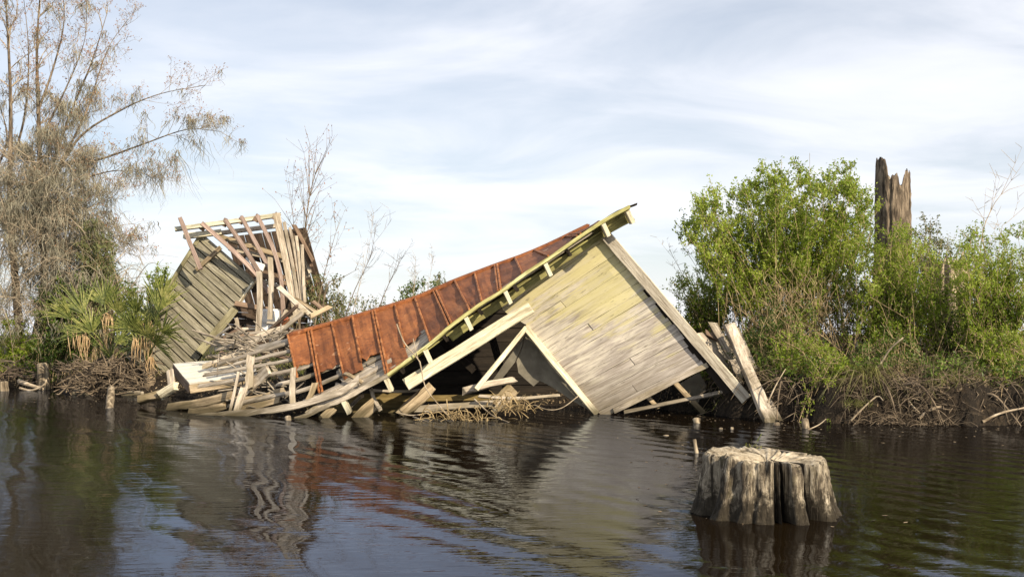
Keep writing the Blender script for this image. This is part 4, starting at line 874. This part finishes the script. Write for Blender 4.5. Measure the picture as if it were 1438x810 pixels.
FB = 'bushes beyond the cabin roof'
shrub('far_bush', 'olive bush behind the shed and left of the roof ridge', (455, 455), 23.5, [(430, 400), (450, 390), (475, 395), (485, 425), (490, 450), (430, 445)], 55, 6, LEAFO, .6, .07, .4, 5, FB, .2)
shrub('far_bush', 'small green bush showing over the middle of the roof ridge', (585, 430), 26, [(565, 402), (580, 396), (605, 405), (625, 412), (600, 430), (560, 428)], 30, 8, LEAFD, .5, .08, .4, 4, FB, .1)
shrub('far_bush', 'sparse sprig of leaves showing over the roof ridge, right of the small bush', (620, 430), 26, [(608, 398), (616, 390), (624, 396), (626, 410), (612, 412)], 10, 7, LEAFO, .3, .07, .2, 3, FB, .2)
shrub('far_bush', 'low olive bush between the shed and the small green bush', (515, 445), 25, [(480, 432), (500, 425), (530, 425), (550, 430), (540, 445), (480, 448)], 30, 5, LEAFO, .5, .07, .4, 4, FB, .1)
# left bank greenery
LG = 'green shrubs behind the palmettos'
shrub('leafy_sapling', 'young green sapling just left of the tilted shed wall', (222, 480), 23.5, [(205, 430), (208, 395), (214, 365), (222, 372), (232, 385), (240, 390), (235, 430), (215, 450)], 26, 8, LEAF, .3, .075, .15, 3, LG, .3)
shrub('leafy_sapling', 'dark leafy sapling between the two palmettos', (190, 490), 25, [(168, 425), (180, 405), (200, 420), (205, 460), (170, 460)], 24, 7, LEAFD, .4, .08, .2, 3, LG, .3)
shrub('leafy_sapling', 'dark green shrub filling the ground behind the left palmetto', (95, 500), 25.2, [(40, 440), (80, 390), (120, 380), (165, 400), (170, 480), (60, 495)], 170, 10, LEAFD, .6, .085, .6, 6, LG, .1)
shrub('leafy_sapling', 'sunlit shrub low on the far left bank', (20, 500), 25.6, [(-20, 470), (10, 450), (50, 460), (60, 495), (-10, 500)], 50, 8, LEAF, .6, .08, .6, 4, LG, .1)
shrub('leafy_sapling', 'orange-tinted shrub with red-brown tips hanging right of the mossy tree', (140, 480), 25.0, [(110, 330), (135, 310), (155, 330), (160, 380), (150, 420), (110, 400)], 60, 9, LEAFO, .6, .07, .3, 5, LG, .3)

# palmettos
def palmetto(label, px, py, Y, fans, dead, trunk):
    bx = P(px, py, Y).x; bz = ground_z(bx, Y); o = empty('palmetto', (bx, Y, bz - .05), label, 'palm', 'palmettos on the left bank'); c0 = P(px, py, Y); trunk *= random.uniform(.62, .72)
    v, f = tubes([(resample([V((bx + .1, Y - .1, bz - .15)), V((bx + .03, Y, (bz + c0.z) / 2)), c0], 6), [trunk * (1 + random.uniform(-.15, .15)) for _ in range(7)])], 9); np_mesh('trunk', v, f, TWIGM, o, True)
    for (tx, ty, rad, nb, sprd, m_) in fans:
        hub = P(tx, ty, Y + random.uniform(-.5, .3)); vs = []; fs = []
        stalk = resample([c0, c0.lerp(hub, .5) + V((0, 0, .08)), hub], 4); tv, tf = tubes([(stalk, .013)], 4); b0 = len(vs)
        ax = (hub - c0).normalized(); side = ax.cross(V((0, -1, .2))).normalized(); nrm = side.cross(ax); vs = [tuple(q) for q in tv]; fs = [tuple(q) for q in tf]
        for k in range(nb):
            an = (k / (nb - 1) - .5) * sprd; d = (ax * math.cos(an) + side * math.sin(an) + nrm * random.gauss(0, .12)).normalized(); L = rad * random.uniform(.75, 1.05) * (1 - .15 * abs(an))
            wv = d.cross(nrm).normalized(); prev = None
            for j, u in enumerate((0, .35, .7, 1.0)):
                p = hub + d * L * u - V((0, 0, 1)) * (u ** 2.2) * L * random.uniform(.04, .34 if m_ is PALM else .8); w = (.006, .017, .012, .002)[j]
                b = len(vs); vs += [tuple(p - wv * w + nrm * w * .5), tuple(p), tuple(p + wv * w + nrm * w * .5)]
                if prev is not None: fs += [(prev, prev + 1, b + 1, b), (prev + 1, prev + 2, b + 2, b + 1)]
                prev = b
        np_mesh('frond' if m_ is PALM else 'dead_frond', np.array(vs), np.array(fs), m_, o)
    tw = []
    for (dx, dy, n_, L) in dead:
        for k in range(n_):
            a = P(dx + random.gauss(0, 3), dy + random.gauss(0, 2), Y - .2); e = a + V((random.gauss(0, .06), random.gauss(0, .05), -L * random.uniform(.35, 1.1))); tw.append((resample([a, a.lerp(e, .5) + V((random.gauss(0, .05), 0, .03)), e], 5), [.010, .013, .013, .011, .008, .004]))
    v, f = tubes(tw, 3); np_mesh('dead_blades', v, f, DEADF, o, False, 'stuff')
palmetto('left palmetto with spiky dark fans and hanging dead fronds', 156, 505, 22.6,
         [(147, 428, .85, 26, 2.0, PALM), (118, 440, 1.0, 24, 1.6, PALM), (165, 440, .8, 22, 1.8, PALM), (130, 466, .8, 20, 2.2, PALM), (175, 462, .7, 20, 2.2, PALM), (108, 470, .6, 16, 1.8, PALM), (150, 462, .7, 22, 2.6, PALM), (165, 482, .6, 20, 2.8, PALM), (100, 448, .8, 14, 1.0, PALM)],
         [(152, 438, 9, .7), (158, 436, 7, .6), (116, 464, 12, .7), (104, 464, 8, .6), (165, 490, 10, .4)], .20)
palmetto('right palmetto leaning against the tilted shed wall', 207, 508, 22.0,
         [(222, 438, 1.0, 24, 1.3, PALM), (212, 450, .8, 22, 1.9, PALM), (188, 462, .7, 20, 2.4, PALM), (228, 468, .7, 20, 2.2, PALM), (196, 485, .65, 22, 2.8, PALM), (218, 484, .7, 24, 2.8, PALM), (228, 420, .7, 18, 1.0, PALM), (206, 472, .7, 22, 2.6, PALM), (192, 440, .7, 16, 1.2, PALM)],
         [(202, 450, 8, .85), (209, 454, 7, .7), (188, 475, 7, .5), (212, 500, 10, .4)], .19)
for lab, x0, x1, y0, y1, Y, n_, m_, L in [('heap of dead sticks under the left palmetto', 90, 205, 508, 552, 21.75, 380, ROOT, .5), ('dead sticks and roots on the mud below the mossy tree', -10, 110, 505, 540, 24.6, 90, TWIGD, .6)]:
    tw = []
    for k in range(n_):
        a = P(random.uniform(x0, x1), random.uniform(y0, y1), Y + random.uniform(-.4, .6)); a.z = max(a.z, ground_z(a.x, a.y) + .02); d = V((random.gauss(0, 1), random.gauss(0, .5), random.gauss(0, .35))).normalized(); tw.append((resample([a, a + d * L * .5 + V((0, 0, random.uniform(-.05, .1))), a + d * L * random.uniform(.4, 1)], 5), random.choice((.004, .005, .007, .010, .015))))
    v, f = tubes(tw, 4); T(np_mesh('stick_heap', v, f, m_, smooth=True, kind='stuff'), lab, 'sticks')
for lab, pts, r in [('bent pale branch lying at the water edge by the stump stub', [(28, 545, 23.8), (45, 548, 23.6), (62, 540, 23.5), (66, 532, 23.5)], .03),
                    ('dark log with a mossy end on the left waterline', [(27, 535, 24.2), (40, 540, 24.0), (60, 546, 23.8)], .06),
                    ('bare branch forking down below the palmettos', [(133, 540, 22.6), (150, 533, 22.5), (165, 528, 22.6), (168, 510, 22.7)], .018),
                    ('thin pole leaning on the mound below the right palmetto', [(152, 505, 22.7), (165, 525, 22.5), (175, 543, 22.2)], .014)]:
    T(tube_obj('fallen_branch', [P(*p) for p in pts], r, r * .6, LOGW, None, 6, 10), lab, 'branch')

# ------------------------------------------------------------------ mossy tree on the left
tree = empty('mossy_tree', (P(40, 500, 26).x, 26, ground_z(P(40, 500, 26).x, 26) - .05), 'big bare tree draped in beige Spanish moss on the left bank', 'tree')
LIMBS = [([(30, 505), (22, 400), (14, 290), (15, 150), (10, 30), (4, -60)], .16, -.4), ([(45, 505), (62, 400), (58, 280), (54, 160), (52, 60), (60, -50)], .17, .2), ([(62, 500), (75, 380), (66, 270), (95, 170), (128, 90), (150, 20)], .13, .5),
         ([(58, 330), (78, 240), (140, 224), (200, 203), (262, 182), (310, 185)], .075, -.2), ([(66, 270), (110, 195), (170, 155), (225, 132), (288, 120)], .06, .4), ([(68, 260), (118, 165), (140, 100), (155, 62), (178, 30)], .055, .8),
         ([(60, 300), (105, 258), (160, 240), (205, 245), (222, 262)], .05, -.6), ([(20, 330), (-5, 250), (10, 190), (-20, 90)], .06, .3), ([(52, 160), (75, 95), (90, 30), (85, -40)], .05, .1), ([(54, 200), (90, 130), (118, 60), (122, 5)], .045, -.3),
         ([(14, 240), (35, 160), (40, 70), (30, -30)], .05, -.6), ([(60, 340), (100, 320), (150, 330), (185, 345)], .035, -.8), ([(30, 360), (70, 350), (110, 372), (150, 400)], .035, -.9), ([(20, 340), (-15, 330), (-40, 360)], .04, -.7), ([(40, 300), (80, 290), (120, 292), (160, 276)], .035, -.9)]
thin = []; buds = []; mossp = []
def grow(pts, r, lev, L):
    n = len(pts) - 1
    cnt = {0: max(8, int(L * 4.6)), 1: max(4, int(L * 5.5)), 2: 3}[lev]
    for k in range(cnt):
        i = random.randint(max(1, int(n * (.28 if lev == 0 else .15))), n); p = pts[i]; tg = (pts[i] - pts[i - 1]).normalized()
        d = (tg * .75 + V((random.gauss(0, .55), random.gauss(0, .55), random.gauss(.25, .4)))).normalized(); l = (1 - .6 * i / n) * {0: random.uniform(.6, 1.6), 1: random.uniform(.25, .65), 2: random.uniform(.12, .3)}[lev]
        c = p + d * l * .5 + V((random.gauss(0, .05), random.gauss(0, .05), .03)); e = p + d * l + V((0, 0, .08 * l)); q_ = resample([p, c, e], 5); rr = max(.0032, r * .42)
        thin.append((q_, [rr * (1 - .13 * j_) for j_ in range(6)]))
        if lev < 2: grow(q_, rr, lev + 1, l)
        if lev >= 1: buds.append(e); buds.append(c); 
        mossp.append(c)
for pts, r, dy in LIMBS:
    q_ = resample([P(x, y, 26 + dy * (i / 3)) for i, (x, y) in enumerate(pts)], 22); v, f = tubes([(q_, [max(.007, .72 * r * (1 - .93 * (i / 22) ** .8)) for i in range(23)])], 8); np_mesh('limb', v, f, BARK, tree, True)
    grow(q_, max(.014, r * .25), 0, sum((b - a).length for a, b in zip(q_, q_[1:])))
# dense lower thicket of drooping pale twigs
for k in range(950):
    x = random.uniform(-25, 185) if k % 4 else random.uniform(-25, 125); y = random.uniform(215, 455)
    if x > 118 + max(0, y - 250) * .55 + 45 * mn.noise(V((y * .03, 1, 1))) or mn.noise(V((x * .022, y * .022, 6))) < -.22: continue
    p = P(x, y, 26 + random.uniform(-1.4, .8)); d = V((random.gauss(.15, .8), random.gauss(0, .4), random.gauss(0, .55))).normalized(); l = random.uniform(.4, 1.3)
    q_ = resample([p, p + d * l * .5 + V((random.gauss(0, .05), 0, .14 * l)), p + d * l + V((0, 0, -.25 * l))], 7); r0 = random.choice((.006, .007, .009, .013)); thin.append((q_, [r0 * (1 - .11 * j_) for j_ in range(8)])); mossp.append(q_[3]); mossp.append(q_[6])
    for m_ in range(5):
        a = q_[random.randint(2, 6)]; e = a + V((random.gauss(0, .22), random.gauss(0, .18), random.gauss(-.04, .2))); thin.append((resample([a, a.lerp(e, .5) + V((0, 0, .03)), e], 4), [.0045, .004, .0035, .003, .002]))
v, f = tubes(thin, 3); np_mesh('twigs', v, f, TWIG, tree, True, 'stuff')
bp = np.array([tuple(b) for b in buds]); bp = bp[RNG.random(len(bp)) < .62]; v, f = leaves(bp, .055, .024, .1); np_mesh('buds', v, f, BUDS, tree, False, 'stuff')
def moss_strands(pts):
    vs = []; fs = []; b = 0
    for (p, n_, L, sp_) in pts:
        for k in range(n_):
            x, y, z = p.x + random.gauss(0, sp_), p.y + random.gauss(0, sp_), p.z + random.gauss(0, sp_ * .4); l = L * random.uniform(.35, 1.1); w = random.uniform(.004, .012); an = random.uniform(0, 3.14); cx, sx = math.cos(an) * w, math.sin(an) * w
            wob = random.uniform(.03, .12) * min(1, l * 2); ph = random.uniform(0, 6); S_ = 6; dx, dy = random.gauss(0, .38) * l, random.gauss(0, .3) * l
            for j_ in range(S_ + 1):
                u = j_ / S_; ox = wob * math.sin(ph + u * 9) * u ** .5 + dx * u; oy = wob * math.cos(ph * 1.7 + u * 7) * u ** .5 + dy * u; k_ = 1 - .75 * u
                vs.append((x + ox - cx * k_, y + oy - sx * k_, z - l * u ** 1.25)); vs.append((x + ox + cx * k_, y + oy + sx * k_, z - l * u ** 1.25))
                if j_: fs.append((b, b + 1, b + 3, b + 2)); b += 2
            b += 2
    return np.array(vs), np.array(fs)
ms = []
for p in mossp:
    px = CX + p.x / p.y * F; py = HY - (p.z - CH) / p.y * F
    if py < 120: pr = .02
    elif py < 230: pr = .10 if px < 130 else .07
    else: pr = (.50 if mn.noise(V((px * .035, py * .035, 3))) > -.05 else .06) if px < 150 else .06
    if random.random() < pr:
        dn = px < 150 and py > 200
        ms.append((p, random.randint(12, 30) if dn else random.randint(8, 16), random.choice((.2, .25, .3, .4, .6, 1.1)) * random.uniform(.7, 1.1) if dn else random.uniform(.2, .55), .12 if dn else .06))
for x, y, n_ in [(275, 190, 9), (245, 225, 12), (205, 235, 14), (185, 228, 14), (220, 240, 10), (95, 150, 30), (125, 120, 26), (85, 190, 40), (60, 180, 40), (120, 215, 30), (30, 200, 40), (150, 262, 16), (110, 225, 30)]:
    for k in range(3): ms.append((P(x + random.gauss(0, 6), y + random.gauss(0, 6), 26 + random.uniform(-.5, .5)), int(n_ * 1.6), random.uniform(.4, 1.0), .10))
v, f = moss_strands(ms); np_mesh('moss', v, f, MOSS, tree, False, 'stuff')

# ------------------------------------------------------------------ right bank cover: grass, roots, small plants
def blades(pts, L, w, lean=.35, drop=0.0):
    n = len(pts); p = np.array(pts); d = np.stack([RNG.normal(0, lean, n), RNG.normal(-.05, lean, n), np.ones(n)], 1); d /= np.linalg.norm(d, axis=1)[:, None]; l = (L * RNG.uniform(.5, 1.2, n))[:, None]
    s = np.stack([RNG.normal(size=n), RNG.normal(size=n), np.zeros(n)], 1); s /= np.linalg.norm(s, axis=1)[:, None]; vs = []
    for u, k in ((0, 1), (.5, .8), (1, .12)):
        c = p + d * l * u + np.stack([d[:, 0] * .6, d[:, 1] * .6, np.full(n, -drop)], 1) * l * u * u; vs += [c - s * w * k, c + s * w * k]
    v = np.stack(vs, 1).reshape(-1, 3); b = np.arange(n)[:, None] * 6; return v, np.concatenate([b + np.array([[0, 1, 3, 2]]), b + np.array([[2, 3, 5, 4]])])
gp = []
while len(gp) < 3000:
    x = random.uniform(2.6, 9.5); y = bank_y(x) + .35 + random.random() ** 1.6 * 4
    if mn.noise(V((x * .8, y * .8, 2))) > -.25 + random.uniform(-.2, .3): gp.append((x, y, ground_z(x, y) - .02))
v, f = blades(gp, .42, .005, .5, .3); T(np_mesh('bank_grass', v, f, GRASSD, kind='stuff'), 'thin green and straw grass on top of the right bank', 'grass')
gp = []
while len(gp) < 7000:
    x = random.uniform(-14, 3); y = bank_y(x) + .9 + random.random() ** 1.3 * 7; gp.append((x, y, ground_z(x, y) - .02))
v, f = blades(gp, .38, .007, .4, .2); T(np_mesh('marsh_grass', v, f, GRASS, kind='stuff'), 'tufted marsh grass on the left bank and behind the cabin', 'grass')
lp = []
while len(lp) < 5200:
    x = random.uniform(2.9, 9); y = bank_y(x) + .2 + random.random() ** 1.5 * 2.2
    if mn.noise(V((x * 1.4, y * 1.4, 8))) > -.05: lp.append((x, y, ground_z(x, y) + random.uniform(.02, .28)))
v, f = leaves(np.array(lp), .06, .032, .5); T(np_mesh('bank_weeds', v, f, LEAFD, kind='stuff'), 'low leafy weeds covering the right bank', 'weeds')
for lab, px, py, Y, n_, L, dr in [('drooping grass tuft hanging over the right bank scarp', 1213, 520, 15.1, 150, .55, 1.5), ('dry grass tuft at the foot of the right bank below the drooping one', 1205, 570, 14.75, 70, .28, .7), ('green grass sprig growing behind the large stump', 1055, 633, 8.2, 26, .16, .6)]:
    c = P(px, py, Y); pts = [(c.x + random.gauss(0, .10 if n_ > 50 else .03), c.y + random.gauss(0, .05), c.z + random.gauss(0, .03)) for _ in range(n_)]; v, f = blades(pts, L, .005, .5, dr); T(np_mesh('grass_tuft', v, f, GRASS, M=Matrix.Translation(c)), lab, 'grass tuft')
# dead brush and dry grass spilling over the right bank
for nm, lab, n_, m_, lo, hi, rr_ in [('dead_brush', 'tangle of thin dead twigs and dry stems spilling over the right bank', 800, TWIGM, .25, .7, (.002, .003, .004, .006)), ('dead_brush', 'dark wet twigs matted along the foot of the right bank', 900, ROOT, .15, .5, (.003, .004, .006, .008))]:
    tw = []
    while len(tw) < n_:
        x = random.uniform(2.9, 9); y = bank_y(x) + (random.uniform(-.05, 1.3) if m_ is TWIGM else random.uniform(-.25, .3)); z = max(.01, ground_z(x, y))
        if mn.noise(V((x * 1.1, y, 12))) < -.12: continue
        a = V((x, y, z)); d = V((random.gauss(0, .8), random.gauss(-.25, .45), random.gauss(.3, .5) if m_ is TWIGM else random.gauss(.1, .3))).normalized(); l = random.uniform(lo, hi); e = a + d * l - V((0, 0, .35 * l * l)); e.z = max(e.z, -.04)
        r = random.choice(rr_); tw.append((resample([a, a + d * l * .55 + V((random.gauss(0, .04), 0, .05)), e], 5), [r * (1 - .13 * q_) for q_ in range(6)]))
    v, f = tubes(tw, 3); T(np_mesh(nm, v, f, m_, smooth=True, kind='stuff'), lab, 'dead brush')
gp = []
while len(gp) < 900:
    x = random.uniform(2.9, 9.2); y = bank_y(x) + random.uniform(0, .3)
    if mn.noise(V((x * 1.6, 3, 2))) > -.1: gp.append((x, y, ground_z(x, y)))
v, f = blades(gp, .34, .004, .6, .9); T(np_mesh('hanging_grass', v, f, GRASS, kind='stuff'), 'green grass hanging over the edge of the right bank', 'grass')
# scraps adrift on the water
lp = []
while len(lp) < 900:
    x = random.uniform(-9, 8); y = bank_y(x) - abs(random.gauss(0, 1.6)) - .1
    if y > 9: lp.append((x, y, .004))
for k in range(60): lp.append((random.uniform(.9, 2.6), random.uniform(6.6, 12), .004))
lv, lf = leaves(np.array(lp), .05, .028, 0.0); lv[:, 2] = .003 + (lv[:, 2] - .003) * .12
T(np_mesh('floating_scraps', lv, lf, LITTER, kind='stuff'), 'leaf and bark scraps adrift on the water along the bank', 'debris')
# coarser bare roots looping out of the scarp, one by one
random.seed(77)
ROOTS = [('knotted grey root hanging at the scarp beside the tall leaning plank', 1108), ('grey root dropping to the water left of the middle shrub', 1150), ('grey root dropping to the water under the drooping grass tuft', 1225), ('twisted root below the forked pale branch', 1262), ('twisted root between the two pale waterline roots', 1362), ('twisted root near the right edge of the bank', 1420)]
for lab, px in ROOTS:
    a = P(px, 545, 15.1); a.y = bank_y(a.x) + .1; a.z = random.uniform(.35, .55); d = random.uniform(-.35, .35)
    T(tube_obj('bare_root', [a, a + V((d * .4, -.16, .02)), a + V((d * .9, -.26, -.2)), V((a.x + d * 1.3, a.y - .36, -.05))], random.uniform(.014, .024), .007, ROOT, None, 5, 12, .2), lab, 'root')
# leaf litter and bark scraps on the banks
lp = []
while len(lp) < 7000:
    x = random.uniform(-13, 9); y = bank_y(x) + random.uniform(-.1, 1.2); z = ground_z(x, y)
    if z > 0.02: lp.append((x, y, z + .012))
v, f = leaves(np.array(lp), .055, .03, .0); T(np_mesh('leaf_litter', v, f, LITTER, kind='stuff'), 'brown leaf litter and bark scraps on the mud of the banks', 'leaf litter')
# roots in the scarp
tw = []
for k in range(330):
    x = random.uniform(3.0, 8.6); y0 = bank_y(x); z0 = random.uniform(.05, .6); a = V((x, y0 + .10 + random.uniform(-.08, .18), z0)); d = V((random.gauss(0, .7), random.uniform(-.6, -.05), -random.uniform(.1, .9))).normalized(); l = random.uniform(.15, .55)
    m_ = a + d * l * .5 + V((random.gauss(0, .08), -.05, .06)); e = a + d * l + V((random.gauss(0, .1), 0, 0)); e.z = max(e.z, -.06); tw.append((resample([a, m_, e], 6), [random.choice((.003, .004, .005, .006, .011)) * (1 - .1 * j_) for j_ in range(7)]))
v, f = tubes(tw, 4); T(np_mesh('bank_roots', v, f, ROOT, smooth=True, kind='stuff'), 'tangle of bare roots hanging from the right bank scarp', 'roots')
for lab, pts, r in [('forked pale branch sticking out over the right bank', [(1205, 548, 15.3), (1235, 512, 15.2), (1250, 490, 15.1), (1268, 474, 15.0)], .018), ('thin pole leaning on the scarp beside the tall plank', [(1078, 565, 15.1), (1090, 540, 15.2), (1103, 518, 15.4)], .012),
                    ('pale root arching along the right waterline', [(1290, 588, 14.7), (1305, 576, 14.7), (1325, 570, 14.7), (1345, 575, 14.8)], .022), ('pale root reaching to the right edge at the waterline', [(1380, 592, 14.5), (1405, 580, 14.5), (1440, 572, 14.5)], .02),
                    ('grey root looping down from the middle of the scarp', [(1270, 550, 15.0), (1280, 568, 14.8), (1292, 580, 14.7)], .016), ('curled root at the foot of the scarp left of the grass', [(1195, 590, 14.7), (1215, 570, 14.7), (1232, 556, 14.8), (1240, 562, 14.7)], .014),
                    ('small forked twig floating off the right bank', [(1133, 604, 13.9), (1150, 596, 14.0), (1160, 588, 14.1)], .01), ('thin stick floating behind the large stump', [(1060, 626, 11.7), (1100, 633, 11.3), (1133, 637, 11.0)], .010),
                    ('pale vine hanging from the eave down to the water', [(557, 455, 15.95), (568, 482, 15.9), (588, 505, 15.85), (592, 520, 15.8), (598, 545, 15.7), (622, 575, 15.6), (638, 592, 15.3)], .011),
                    ('thin vine shoot crossing the eave beside the hanging one', [(580, 475, 15.95), (586, 500, 15.9), (592, 520, 15.8)], .006), ('bare twig lying in the water below the white board', [(560, 580, 15.7), (580, 583, 15.6), (610, 578, 15.5), (628, 578, 15.5)], .011),
                    ('second bare twig in the water below the white board', [(580, 585, 15.6), (600, 592, 15.2), (612, 596, 15.0)], .010), ('pale stick angled into the water at the opening', [(666, 560, 15.9), (690, 582, 15.6), (715, 593, 15.1)], .012),
                    ('thin looping vine by the right side of the opening', [(812, 556, 16.1), (790, 572, 15.9), (770, 575, 15.8), (750, 568, 15.9)], .008)]:
    T(tube_obj('fallen_branch', [P(*p) for p in pts], r, r * .55, TWIG if r < .02 else LOGW, None, 5, 14), lab, 'branch')
# straw wrack caught at the opening
for lab, px, py, Y, n_, sx_, sz_ in [('clump of dry straw and stalks caught in the triangular opening', 718, 577, 15.95, 110, .16, .06), ('small raft of dead stalks floating below the white board', 640, 590, 15.45, 80, .25, .03)]:
    c = P(px, py, Y); tw = []
    for k in range(n_):
        a = c + V((random.gauss(0, sx_), random.gauss(0, .12), abs(random.gauss(0, sz_)))); d = V((random.gauss(0, 1), random.gauss(0, .5), random.gauss(.1, .6))).normalized(); l = random.uniform(.08, .27); tw.append((resample([a, a + d * l * .5 + V((0, 0, random.uniform(0, .08))), a + d * l], 5), random.uniform(.003, .009)))
    v, f = tubes(tw, 3); T(np_mesh('straw_clump', v, f, STRAW, smooth=True, kind='stuff'), lab, 'straw')
